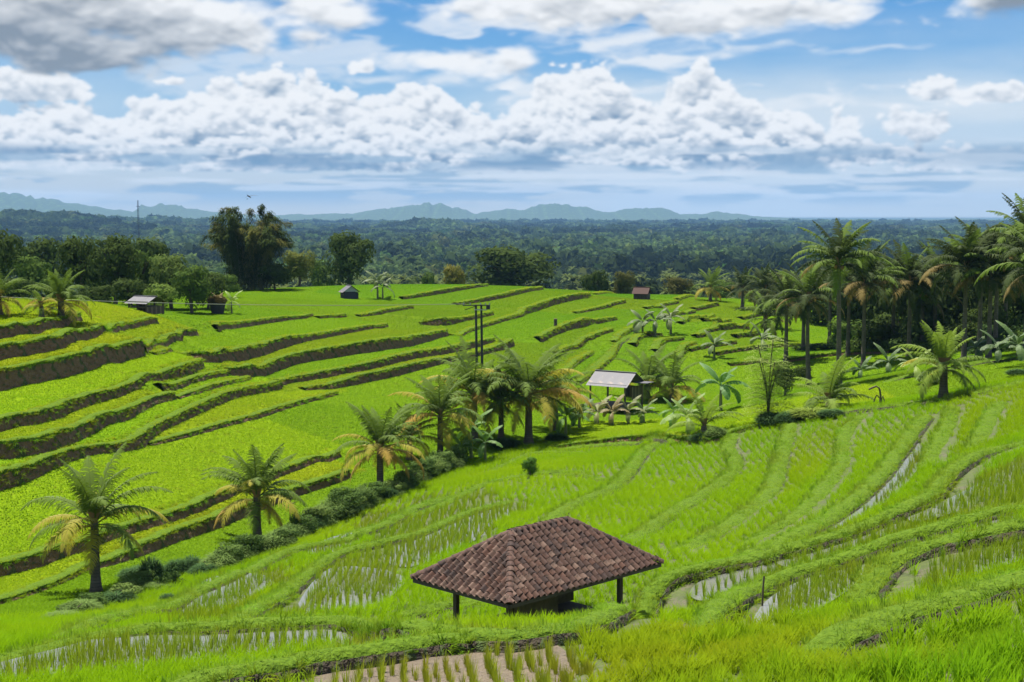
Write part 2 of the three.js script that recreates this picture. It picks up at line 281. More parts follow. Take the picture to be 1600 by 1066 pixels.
const N1 = [[-60, 1015], [0, 1004], [115, 984], [230, 972], [345, 970], [460, 964], [544, 964], [644, 968], [720, 980], [800, 985], [880, 976], [950, 950], [1037, 900], [1131, 873], [1225, 850], [1319, 826], [1412, 786], [1450, 767], [1488, 730], [1544, 697], [1620, 672]];
const N3 = [[1090, 965], [1206, 900], [1300, 870], [1412, 830], [1525, 803], [1620, 776]], N5 = [[1260, 1000], [1412, 945], [1487, 927], [1544, 908], [1640, 880]], N4 = [[1340, 925], [1394, 868], [1450, 846], [1525, 828], [1620, 802]];
dropEdge(N5, 0.35, 5); dropEdge(N3, 0.4, 5); dropEdge(N1.slice(12), 0.4, 6);
dropEdge([[1140, 872], [1235, 834], [1319, 787], [1370, 743], [1405, 700], [1425, 672], [1450, 640]], 0.4, 6);
dropEdge([[1170, 840], [1240, 798], [1285, 757], [1316, 716], [1322, 669], [1353, 640]], 0.35, 6);
dropEdge([[1060, 850], [1099, 831], [1160, 794], [1204, 757], [1218, 716], [1226, 690], [1240, 650]], 0.35, 6);
dropEdge([[975, 838], [1032, 804], [1089, 770], [1130, 743], [1150, 716], [1138, 690], [1150, 668]], 0.35, 6);
dropEdge([[845, 811], [902, 777], [953, 757], [980, 733], [1007, 699], [1030, 683]], 0.35, 6);
steps.push(...drops);
stepEdge('grass', [[858, 702, 3], [905, 699, 7], [960, 694, 9], [1010, 689, 8], [1060, 692, 7], [1110, 692, 6], [1180, 670, 4]]);
// the dip between the two hillsides
const DIP = [[-80, 1000], [0, 985], [150, 950], [300, 900], [420, 862], [560, 800], [700, 735], [820, 698], [900, 690], [1060, 680], [1180, 664], [1240, 647], [1500, 612], [1640, 584]].map(([x, y]) => land(x, y));
const nearSide = (x, z) => { if (z > -24) return true; let q = null; for (let i = 0; i + 1 < DIP.length; i++) { const a = DIP[i], b = DIP[i + 1], ra = a.x / -a.z, rb = b.x / -b.z, r = x / -z; if (r >= ra && r <= rb) { q = lerp(-a.z, -b.z, (r - ra) / (rb - ra || 1)); break; } } return q === null ? -z < 60 && x > 0 : -z < q; };
// level pads: flooded paddies and the pavilion's yard (photo outline)
function pad(name, outline, soft, flat = 0.55, sink = 0.14) {
  const poly = outline.map(([x, y]) => land(x, y)), n = poly.length, cx = poly.reduce((s, p) => s + p.x, 0) / n, cy = poly.reduce((s, p) => s + p.y, 0) / n, cz = poly.reduce((s, p) => s + p.z, 0) / n;
  let xx = 0.05, xz = 0, zz = 0.05, xy = 0, zy = 0; for (const p of poly) { const a = p.x - cx, b = p.z - cz, c = p.y - cy; xx += a * a; xz += a * b; zz += b * b; xy += a * c; zy += b * c; }
  const D = xx * zz - xz * xz, ga = flat * (xy * zz - zy * xz) / D, gb = flat * (zy * xx - xy * xz) / D;
  const p = { name, poly, level: (x, z) => cy + ga * (x - cx) + gb * (z - cz), sink, soft }; p.line = poly; bounds(p, soft + 0.2); return p;
}
const water = [
  pad('a', [[-30, 1040], [90, 1016], [220, 1000], [345, 994], [470, 989], [570, 990], [560, 1002], [430, 1020], [300, 1034], [200, 1046], [60, 1058], [-30, 1066]], 0.5),
  pad('b', [[268, 968], [300, 940], [340, 920], [395, 909], [425, 917], [380, 940], [330, 960]], 0.4),
  pad('c', [[470, 962], [490, 922], [530, 900], [590, 896], [632, 905], [610, 930], [560, 950]], 0.4),
  pad('d', [[478, 866], [510, 848], [545, 838], [550, 852], [505, 868]], 0.4),
  pad('e', [[1262, 834], [1340, 775], [1395, 720], [1432, 688], [1440, 706], [1428, 740], [1375, 788], [1300, 826]], 0.4),
  pad('f', [[1078, 930], [1090, 910], [1131, 892], [1190, 876], [1215, 884], [1150, 920], [1100, 938]], 0.3, 0.95),
  pad('g', [[1215, 876], [1300, 852], [1390, 818], [1412, 822], [1330, 856], [1240, 886]], 0.3, 0.95),
  pad('h', [[1420, 808], [1500, 768], [1612, 712], [1620, 738], [1520, 786], [1440, 818]], 0.3, 0.95),
  pad('i', [[1180, 964], [1230, 922], [1300, 892], [1360, 874], [1352, 900], [1290, 950], [1230, 975]], 0.3, 0.95),
  pad('k', [[1446, 926], [1480, 886], [1560, 850], [1640, 826], [1640, 868], [1540, 902], [1480, 930]], 0.3, 0.95),
  pad('l', [[1428, 850], [1525, 815], [1625, 786], [1625, 798], [1525, 824], [1440, 856]], 0.25, 0.95),
  pad('m', [[600, 872], [690, 818], [770, 792], [800, 804], [730, 846], [640, 884]], 0.4, 0.95),
  pad('j', [[430, 1066], [560, 1030], [660, 1006], [760, 1000], [860, 1012], [900, 1040], [800, 1085], [560, 1110], [440, 1100]], 0.5, 0.55, 0.05),
];
pads.push(...water);
pads.push({ poly: [[-3.0, -33.2], [0.1, -30.5], [4.6, -35], [1.4, -37.8]].map(([x, z]) => new THREE.Vector3(x, 0, z)), level: () => EYE - 10.38, sink: 0, soft: 0.9, lo: [-4.5, -39], hi: [6, -29.5] });
// bunds: raised grassy ridges between the paddies (photo line of the crest, half width and height in metres)
const bunds = [];
function bund(rows, half, up, ditch = 0.12) {       // ditch: a strip kept free of rice on the viewer's side
  const pts = rows.map(([x, y]) => land(x, y, up)); for (const p of pts) p.y -= up;
  const [line] = resample(pts, [], 0.45), e = { line, half, up: up * (ditch > 0.3 ? 0.9 : 0.5), ditch }; bounds(e, half + 0.5); bunds.push(e);
}
bund(N1, 0.34, 0.34, 0.55);
bund([[230, 1066], [330, 1046], [400, 1034], [486, 1018], [601, 1003], [660, 992], [731, 985]], 0.32, 0.34, 0.5);
bund([[1090, 965], [1206, 900], [1300, 870], [1412, 830], [1525, 803], [1620, 776]], 0.32, 0.36, 0.55);
bund([[1340, 925], [1394, 868], [1450, 846], [1525, 828], [1620, 802]], 0.38, 0.32, 0.5);
bund([[1260, 1000], [1412, 945], [1487, 927], [1544, 908], [1640, 880]], 0.4, 0.34, 0.55);
bund([[60, 985], [150, 965], [230, 950], [288, 930], [359, 897], [460, 855], [572, 826], [659, 787], [740, 760]], 0.34, 0.3, 0.4);
bund([[330, 975], [400, 945], [486, 888], [544, 856], [620, 838], [730, 800], [800, 775]], 0.32, 0.28, 0.35);
bund([[620, 950], [700, 935], [760, 930]], 0.35, 0.25);
bund([[500, 852], [570, 822], [650, 800], [760, 752], [845, 735], [920, 731]], 0.35, 0.22);
bund([[845, 811], [902, 777], [953, 757], [980, 733], [1007, 699], [1030, 683]], 0.42, 0.3);
bund([[862, 737], [910, 739], [963, 741]], 0.22, 0.18);
bund([[760, 735], [838, 704], [929, 704]], 0.28, 0.2);
bund([[975, 838], [1032, 804], [1089, 770], [1130, 743], [1150, 716], [1138, 690], [1150, 668]], 0.42, 0.25);
bund([[1060, 850], [1099, 831], [1160, 794], [1204, 757], [1218, 716], [1226, 690], [1240, 650]], 0.45, 0.25);
bund([[1170, 840], [1240, 798], [1285, 757], [1316, 716], [1322, 669], [1353, 640]], 0.45, 0.25);
bund([[1140, 872], [1235, 834], [1319, 787], [1370, 743], [1405, 700], [1425, 672], [1450, 640]], 0.42, 0.32, 0.4);
bund([[1450, 720], [1460, 697], [1482, 657], [1490, 628]], 0.45, 0.25);
bund([[1520, 695], [1534, 672], [1550, 641], [1566, 622]], 0.45, 0.25);
bund([[896, 594], [933, 564], [960, 540], [990, 520]], 0.5, 0.3);
bund([[870, 694], [930, 690], [1000, 687], [1060, 683]], 0.5, 0.35);
bund([[1240, 647], [1330, 636], [1420, 625], [1500, 612], [1620, 586]], 0.45, 0.3);
bund([[1380, 590], [1460, 575], [1540, 560], [1620, 552]], 0.5, 0.35);
// which ground belongs to banks and bunds (no rice stands there), a quarter metre a cell
const MW = (X1 - X0) * 4, MH = (Z1 - Z0) * 4, taken = new Uint8Array(MW * MH);
function mark(line, front, back) {
  for (let i = 0; i + 1 < line.length; i++) {
    const a = line[i], b = line[i + 1], m = Math.max(front, back), L = Math.hypot(b.x - a.x, b.z - a.z) || 1, nx = -(b.z - a.z) / L, nz = (b.x - a.x) / L;
    for (let z = Math.min(a.z, b.z) - m; z <= Math.max(a.z, b.z) + m; z += 0.25) for (let x = Math.min(a.x, b.x) - m; x <= Math.max(a.x, b.x) + m; x += 0.25) {
      const t = ((x - a.x) * (b.x - a.x) + (z - a.z) * (b.z - a.z)) / (L * L), s = (x - a.x) * nx + (z - a.z) * nz;    // s > 0 towards the viewer
      if (t < -0.2 || t > 1.2 || s > front || s < -back) continue;
      const i2 = Math.floor((x - X0) * 4), j2 = Math.floor((z - Z0) * 4); if (i2 >= 0 && j2 >= 0 && i2 < MW && j2 < MH) taken[j2 * MW + i2] = 1;
    }
  }
}
for (const e of steps) if (e.kind !== 'drop') mark(e.line, 0.15, 0.75);
for (const e of bunds) mark(e.line, e.half + e.ditch, e.half * 0.85);
const isTaken = (x, z) => { const i = Math.floor((x - X0) * 4), j = Math.floor((z - Z0) * 4); return i >= 0 && j >= 0 && i < MW && j < MH && taken[j * MW + i] === 1; };
// ---------- terrain meshes ----------
const made = {};
function numbered(name) { const n = made[name] = (made[name] ?? -1) + 1; return n ? name + '_' + String(n).padStart(3, '0') : name; }
function tag(o, label, category, group, kind) { if (label) o.userData.label = label; if (category) o.userData.category = category; if (group) o.userData.group = group; if (kind) o.userData.kind = kind; return o; }
function mesh(name, g, m, parent) { const o = new THREE.Mesh(g, m); o.name = name; o.castShadow = o.receiveShadow = true; (parent ?? scene).add(o); if (!parent) o.name = numbered(name); return o; }
function group(name, p, turn = 0) { const o = new THREE.Group(); o.name = numbered(name); if (p) o.position.copy(p); o.rotation.y = turn; scene.add(o); return o; }
function noiseTexture(size, fn, srgb = true) {        // fn(u, v) -> [r, g, b] linear, tiling is up to fn
  const d = new Uint8Array(size * size * 4), enc = (c) => 255 * (c <= 0.0031308 ? c * 12.92 : 1.055 * Math.pow(c, 1 / 2.4) - 0.055);
  for (let j = 0; j < size; j++) for (let i = 0; i < size; i++) { const c = fn(i / size, j / size), o = (j * size + i) * 4; for (let k = 0; k < 3; k++) d[o + k] = clamp(srgb ? enc(Math.max(0, c[k])) : c[k] * 255, 0, 255); d[o + 3] = 255; }
  const t = new THREE.DataTexture(d, size, size, THREE.RGBAFormat); t.wrapS = t.wrapT = THREE.RepeatWrapping; t.magFilter = THREE.LinearFilter; if (srgb) t.colorSpace = THREE.SRGBColorSpace; t.needsUpdate = true; return t;
}
// value noise that tiles over [0,1)
function tnoise(u, v, f, s) { const x = u * f, y = v * f, ix = Math.floor(x), iy = Math.floor(y), a = x - ix, b = y - iy, p = a * a * (3 - 2 * a), q = b * b * (3 - 2 * b), m = (k) => ((k % f) + f) % f; return lerp(lerp(hash2(m(ix), m(iy), s), hash2(m(ix + 1), m(iy), s), p), lerp(hash2(m(ix), m(iy + 1), s), hash2(m(ix + 1), m(iy + 1), s), p), q); }
const tf = (u, v, f, s, n) => { let t = 0, w = 0, a = 0.5; for (let i = 0; i < n; i++) { t += a * tnoise(u, v, f, s + i); w += a; a *= 0.6; f *= 2; } return t / w; };
const mix3 = (a, b, t) => [0, 1, 2].map((i) => lerp(a[i], b[i], t));
const fieldTex = noiseTexture(512, (u, v) => mix3(mix3([0.115, 0.19, 0.006], [0.2, 0.285, 0.009], tf(u, v, 24, 3, 4)), [0.12, 0.12, 0.015], sstep(0.6, 0.75, tf(u, v, 10, 9, 5)) * 0.4));
const soilTex = noiseTexture(512, (u, v) => mix3(mix3([0.12, 0.066, 0.032], [0.29, 0.175, 0.092], tf(u, v, 12, 13, 5)), [0.05, 0.09, 0.018], sstep(0.56, 0.66, tf(u, v, 9, 19, 5)) * 0.8));
const turfTex = noiseTexture(512, (u, v) => mix3([0.05, 0.1, 0.008], [0.12, 0.19, 0.015], tf(u, v, 32, 23, 4)));
const mudTex = noiseTexture(512, (u, v) => mix3([0.1, 0.076, 0.048], [0.2, 0.152, 0.098], tf(u, v, 8, 27, 5)));
const grainTex = noiseTexture(512, (u, v) => { const n = tf(u, v, 20, 33, 5); return [n, n, n]; }, false);
const fieldMat = new THREE.MeshPhysicalMaterial({ specularIntensity: 0.0, vertexColors: true, map: fieldTex, roughness: 1, bumpMap: grainTex, bumpScale: 0.08 });
const wetTex = noiseTexture(512, (u, v) => mix3(mix3([0.035, 0.05, 0.008], [0.09, 0.12, 0.012], tf(u, v, 20, 37, 4)), [0.1, 0.085, 0.05], sstep(0.55, 0.7, tf(u, v, 14, 39, 5)) * 0.7));
const shadedEdgeTex = noiseTexture(512, (u, v) => mix3(mix3([0.022, 0.018, 0.01], [0.075, 0.056, 0.034], tf(u, v, 14, 45, 5)), [0.05, 0.085, 0.012], sstep(0.5, 0.6, tf(u, v, 11, 47, 5)) * 0.85));  // mud with grass patches, its tone darkened to paint in the bund face's shade
const shadedEdgeMat = new THREE.MeshStandardMaterial({ map: shadedEdgeTex, roughness: 0.9, bumpMap: grainTex, bumpScale: 0.2, side: THREE.DoubleSide });
const wetMat = new THREE.MeshStandardMaterial({ map: wetTex, roughness: 0.75, bumpMap: grainTex, bumpScale: 0.06 });
const soilMat = new THREE.MeshStandardMaterial({ map: soilTex, roughness: 1, bumpMap: grainTex, bumpScale: 0.25, side: THREE.DoubleSide });
const turfMat = new THREE.MeshPhysicalMaterial({ specularIntensity: 0.2, map: turfTex, roughness: 1, bumpMap: grainTex, bumpScale: 0.1, side: THREE.DoubleSide });
function grid(nx, nz, point, uvScale) {
  const p = new Float32Array(nx * nz * 3), uv = new Float32Array(nx * nz * 2), idx = new Uint32Array((nx - 1) * (nz - 1) * 6);
  for (let j = 0; j < nz; j++) for (let i = 0; i < nx; i++) { const o = j * nx + i, [x, y, z] = point(i, j); p.set([x, y, z], o * 3); uv.set([x * uvScale, z * uvScale], o * 2); }
  let k = 0;
  for (let j = 0; j + 1 < nz; j++) for (let i = 0; i + 1 < nx; i++) { const a = j * nx + i, b = a + 1, c = a + nx, d = c + 1; idx.set([a, c, b, b, c, d], k); k += 6; }
  const g = new THREE.BufferGeometry(); g.setAttribute('position', new THREE.BufferAttribute(p, 3)); g.setAttribute('uv', new THREE.BufferAttribute(uv, 2)); g.setIndex(new THREE.BufferAttribute(idx, 1)); g.computeVertexNormals(); return g;
}
const terrain = group('terrain'); tag(terrain, 'stepped green rice terraces falling to a palm-lined dip and rising again beyond', null, null, 'structure');
// each plot of rice has its own tone, by the bank it lies behind
function plotOf(x, z) { let best = 99, id = 7; for (let k = 0; k < steps.length; k++) { const e = steps[k]; if (e.kind === 'drop' || x < e.lo[0] || x > e.hi[0] || z < e.lo[1] || z > e.hi[1]) continue; const [d, s, , , over] = nearestOn(e.line, x, z); if (s > 0 && d < best && over < 2) { best = d; id = k; } } return id; }
const toneOf = (id) => { const far = id === 7 || !steps[id] ? 0.55 : sstep(70, 135, -steps[id].line[steps[id].line.length >> 1].z), v = hash2(id, 3, 9), w = hash2(id, 5, 9); return [lerp(1.0, 0.58, far) * (0.84 + 0.24 * v), lerp(0.92, 0.66, far) * (0.92 + 0.15 * w)]; };     // plots farther off get a darker, deeper green
const heightOf = (x, z) => height(x, z);
{
  const zs = [Z1]; while (zs[zs.length - 1] > Z0) { const d = -zs[zs.length - 1]; zs.push(zs[zs.length - 1] - (d < 8 ? 1.5 : d < 70 ? 0.35 : d < 130 ? 0.45 : 0.8)); }
  zs[zs.length - 1] = Z0;
  const nx = 431;
  const whole = (grid(nx, zs.length, (i, j) => { const z = zs[j], half = clamp(18 - z * 0.5, 24, 105), x = (i / (nx - 1) * 2 - 1) * half; return [x, heightOf(x, z), z]; }, 0.25));
  const idx = whole.index.array, pos = whole.attributes.position, A = [], B = [];
  for (let k = 0; k < idx.length; k += 3) { const a = idx[k], x = (pos.getX(a) + pos.getX(idx[k + 1]) + pos.getX(idx[k + 2])) / 3, z = (pos.getZ(a) + pos.getZ(idx[k + 1]) + pos.getZ(idx[k + 2])) / 3; (nearSide(x, z) ? A : B).push(a, idx[k + 1], idx[k + 2]); }
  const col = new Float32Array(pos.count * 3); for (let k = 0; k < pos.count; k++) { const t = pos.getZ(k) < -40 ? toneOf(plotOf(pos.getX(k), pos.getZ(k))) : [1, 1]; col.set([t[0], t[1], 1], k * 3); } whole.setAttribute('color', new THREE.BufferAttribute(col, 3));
  const part = (I) => { const g = whole.clone(); g.setIndex(I); return g; };
  mesh('ground', part(A), wetMat, terrain); mesh('ground', part(B), fieldMat, terrain);
}
// a strip swept along a line: profile(i) gives [offset towards the viewer, height] pairs for point i
function sweep(line, profile, uvScale = 0.5, jitter = 0, seed = 1) {
  const m = profile(0).length, n = line.length, p = [], uv = [], idx = [], r = rng(seed); let s = 0;
  for (let i = 0; i < n; i++) {
    const a = line[Math.max(0, i - 1)], b = line[Math.min(n - 1, i + 1)], L = Math.hypot(b.x - a.x, b.z - a.z) || 1, nx = -(b.z - a.z) / L, nz = (b.x - a.x) / L;
    if (i) s += line[i].distanceTo(line[i - 1]);
    let across = 0, prev = null;
    for (const [o, y] of profile(i)) { if (prev) across += Math.hypot(o - prev[0], y - prev[1]); prev = [o, y]; p.push(line[i].x + nx * o + (r() - 0.5) * jitter, y + (r() - 0.5) * jitter, line[i].z + nz * o + (r() - 0.5) * jitter); uv.push(s * uvScale, across * uvScale); }
    if (i) for (let k = 0; k + 1 < m; k++) { const q = (i - 1) * m + k; idx.push(q, q + m, q + 1, q + 1, q + m, q + m + 1); }
  }
  const g = new THREE.BufferGeometry(); g.setAttribute('position', new THREE.Float32BufferAttribute(p, 3)); g.setAttribute('uv', new THREE.Float32BufferAttribute(uv, 2)); g.setIndex(idx); g.computeVertexNormals(); return g;
}
for (const e of steps) {
  if (e.kind === 'drop') continue;
  const foot = e.line.map((p) => height(p.x, p.z)), a = (k) => e.line[k], back = e.line.map((p, i) => { const q = a(Math.max(0, i - 1)), w = a(Math.min(e.line.length - 1, i + 1)), L = Math.hypot(w.x - q.x, w.z - q.z) || 1, nx = -(w.z - q.z) / L, nz = (w.x - q.x) / L; return height(p.x - nx * 0.95, p.z - nz * 0.95); });
  e.foot = foot;
  const seed = Math.round(Math.abs(e.line[0].x * 91 + e.line[0].z * 37));
  mesh('terrace_bank', sweep(e.line, (i) => { const h = e.rise[i], f = foot[i]; return [[0.2 + 0.18 * h, f - 0.3], [0.14 + 0.13 * h, f + 0.12 * h], [0.1 + 0.07 * h, f + 0.45 * h], [0.06, f + 0.8 * h], [0.02, f + h]]; }, 0.4, 0.07, seed), soilMat, terrain);
  mesh('grass_verge', sweep(e.line, (i) => { const h = e.rise[i], f = foot[i]; return [[0.02, f + 0.82 * h], [0.1, f + 0.94 * h], [0.06, f + h + 0.07], [-0.14, f + h + 0.1], [-0.42, f + h + 0.07], [-0.7, Math.min(f + h, back[i] + 0.1)], [-1.0, back[i] - 0.1]]; }, 0.4, 0.05, seed + 3), turfMat, terrain);
}
for (const e of bunds) {
  const y = (p, nx, nz, o) => height(p.x + nx * o, p.z + nz * o), n = e.line.length;
  e.norm = e.line.map((p, i) => { const q = e.line[Math.max(0, i - 1)], w = e.line[Math.min(n - 1, i + 1)], L = Math.hypot(w.x - q.x, w.z - q.z) || 1; return [-(w.z - q.z) / L, (w.x - q.x) / L]; });
  const seed = Math.round(Math.abs(e.line[0].x * 53 + e.line[0].z * 29));
  const top = e.line.map((p, i) => { const [nx, nz] = e.norm[i]; return (y(p, nx, nz, 0.4) + y(p, nx, nz, -0.4) + y(p, nx, nz, 0) * 2) / 4 + e.up * sstep(-0.01, 0.12, i / n) * sstep(1.01, 0.9, i / n); });
  e.top = top;
  mesh('paddy_bund', sweep(e.line, (i) => { const [nx, nz] = e.norm[i], w = e.half, t = top[i], f = Math.min(y(e.line[i], nx, nz, w * 1.15) - 0.15, t - 0.1), b = Math.min(y(e.line[i], nx, nz, -w * 1.2) - 0.15, t - 0.1); return [[w * 1.05, f], [w * (0.85 + 0.16 * vnoise(i * 0.6, seed, 5)), lerp(f, t, 0.72)], [w * 0.62, t - 0.02], [0, t + 0.04], [-w * 0.6, t - 0.02], [-w * 0.95, lerp(b, t, 0.6)], [-w * 1.2, b]]; }, 0.4, 0.06, seed), turfMat, terrain);
  mesh('shaded_mud_edge', sweep(e.line, (i) => { const [nx, nz] = e.norm[i], w = e.half, t = top[i], f = Math.min(y(e.line[i], nx, nz, w * 1.3) - 0.2, t - 0.12); return [[w * 1.4, f], [w * 1.16, lerp(f, t, 0.5)], [w * 1.06, lerp(f, t, 0.86)], [w * 0.7, lerp(f, t, 0.7)]]; }, 0.5, 0.05, seed + 9), shadedEdgeMat, terrain);
}
const waterMat = new THREE.MeshPhysicalMaterial({ color: new THREE.Color(0.15, 0.155, 0.135), roughness: 0.05, ior: 1.33, specularIntensity: 1, bumpMap: grainTex, bumpScale: 0.004 });
const mudMat = new THREE.MeshStandardMaterial({ map: mudTex, roughness: 0.55, bumpMap: grainTex, bumpScale: 0.06 });
for (const p of water) {
  const s = new THREE.Shape(); const c = new THREE.CatmullRomCurve3(p.poly, true, 'centripetal').getPoints(60);
  c.forEach((q, i) => i ? s.lineTo(q.x, -q.z) : s.moveTo(q.x, -q.z));
  const g = new THREE.ShapeGeometry(s); g.rotateX(-Math.PI / 2);
  const q = g.attributes.position; for (let i = 0; i < q.count; i++) q.setY(i, p.level(q.getX(i), q.getZ(i)) + (p.name === 'j' ? -0.03 : -0.02));
  mesh(p.name === 'j' ? 'wet_mud' : 'paddy_water', g, p.name === 'j' ? mudMat : waterMat, terrain);
}
// ---------- rice and grass ----------
function bladeInto(P, N, I, x, y, z, az, len, lean, bend, w, segs) {   // a tapering, arching leaf
  const ca = Math.cos(az), sa = Math.sin(az), k0 = P.length / 3; let px = x, py = y, pz = z, ang = lean;
  for (let s = 0; s <= segs; s++) {
    const t = s / segs, hw = w * (s === segs ? 0 : (1 - t * 0.55)) / 2, nx = -Math.sin(ang - Math.PI / 2) * 0;
    const n = [-ca * 0.22 * Math.cos(ang), 1, -sa * 0.22 * Math.cos(ang)];
    if (s === segs) { P.push(px, py, pz); N.push(...n); } else { P.push(px - sa * hw, py, pz + ca * hw, px + sa * hw, py, pz - ca * hw); N.push(...n, ...n); }
    if (s < segs) { const a = k0 + s * 2; if (s + 1 === segs) I.push(a, a + 1, a + 2); else I.push(a, a + 1, a + 2, a + 1, a + 3, a + 2); }
    const d = len / segs; px += Math.sin(ang) * ca * d; py += Math.cos(ang) * d; pz += Math.sin(ang) * sa * d; ang += bend / segs;
  }
}
function bufferOf(P, N, I) { const g = new THREE.BufferGeometry(); g.setAttribute('position', new THREE.Float32BufferAttribute(P, 3)); g.setIndex(I); g.computeVertexNormals(); return g; }
function clump(seed, n, h, spread, lean, bend, w, segs) {
  const r = rng(seed), P = [], N = [], I = [];
  for (let i = 0; i < n; i++) { const az = r() * 6.283, q = Math.sqrt(r()) * spread; bladeInto(P, N, I, Math.cos(az) * q * 0.6, -0.03, Math.sin(az) * q * 0.6, az + (r() - 0.5) * 1.2, h * (0.65 + 0.45 * r()), lean * (0.3 + r()), bend * (0.4 + r()), w * (0.7 + 0.6 * r()), segs); }
  return bufferOf(P, N, I);
}
const leafMat = (c, t = 0.5, rough = 0.95) => new THREE.MeshPhysicalMaterial({ color: new THREE.Color(...c), roughness: rough, transmission: t, thickness: 0, side: THREE.DoubleSide, specularIntensity: 0.02 });
const riceMat = leafMat([1, 1, 1]), grassMat = leafMat([1, 1, 1]);
const dummy = new THREE.Object3D(), tint = new THREE.Color();
function scatter(name, label, g, m, list) {       // list of [x, y, z, size, turn, tall, r, g, b, tiltX, tiltZ]
  const o = new THREE.InstancedMesh(g, m, list.length);
  list.forEach((q, i) => { dummy.position.set(q[0], q[1], q[2]); dummy.rotation.set(q[9] || 0, q[4], q[10] || 0); dummy.scale.set(q[3], q[3] * q[5], q[3]); dummy.updateMatrix(); o.setMatrixAt(i, dummy.matrix); o.setColorAt(i, tint.setRGB(q[6], q[7], q[8])); });
  o.name = numbered(name); tag(o, label, null, null, 'stuff'); o.castShadow = o.receiveShadow = true; scene.add(o); return o;
}
// the height again on a fine grid, for quick look-up
const GX = 840, GZ = 1048, hGrid = new Float32Array(GX * GZ);
for (let j = 0; j < GZ; j++) { const z = Z0 + j * 0.25, half = clamp(18 - z * 0.45, 24, 104); for (let i = 0; i < GX; i++) { const x = X0 + i * 0.25; hGrid[j * GX + i] = Math.abs(x) < half ? height(x, z) : base(x, z); } }
function ground(x, z) { const gx = clamp((x - X0) * 4, 0, GX - 1.001), gz = clamp((z - Z0) * 4, 0, GZ - 1.001), i = Math.floor(gx), j = Math.floor(gz), u = gx - i, v = gz - j, o = j * GX + i; return lerp(lerp(hGrid[o], hGrid[o + 1], u), lerp(hGrid[o + GX], hGrid[o + GX + 1], u), v); }
const P2 = (pts) => pts.map(([x, z]) => ({ x, z }));
const THIN = [[[590, 800], [760, 770], [830, 800], [700, 870], [640, 890], [480, 970], [420, 960], [560, 860]], [[1050, 950], [1200, 880], [1420, 800], [1600, 720], [1640, 790], [1440, 850], [1340, 920], [1200, 975]], [[1380, 940], [1480, 860], [1640, 810], [1640, 880], [1480, 930]], [[250, 980], [330, 925], [450, 890], [480, 900], [380, 965]]].map(P2);
const OLIVE = [[[1450, 690], [1490, 620], [1620, 596], [1640, 660], [1500, 720]], [[1320, 600], [1420, 580], [1620, 556], [1620, 592], [1480, 612], [1310, 632]], [[1240, 690], [1310, 650], [1320, 690], [1260, 760], [1200, 790]]].map(P2);
const MUDDY = [[[420, 1090], [560, 1018], [690, 998], [780, 998], [890, 1016], [930, 1050], [880, 1095]]].map(P2);
const WILD = [[[900, 1010], [1000, 985], [1120, 960], [1290, 985], [1640, 900], [1640, 1100], [900, 1100]]].map(P2);
const inAny = (list, x, y) => list.some((p) => within(p, x, y));
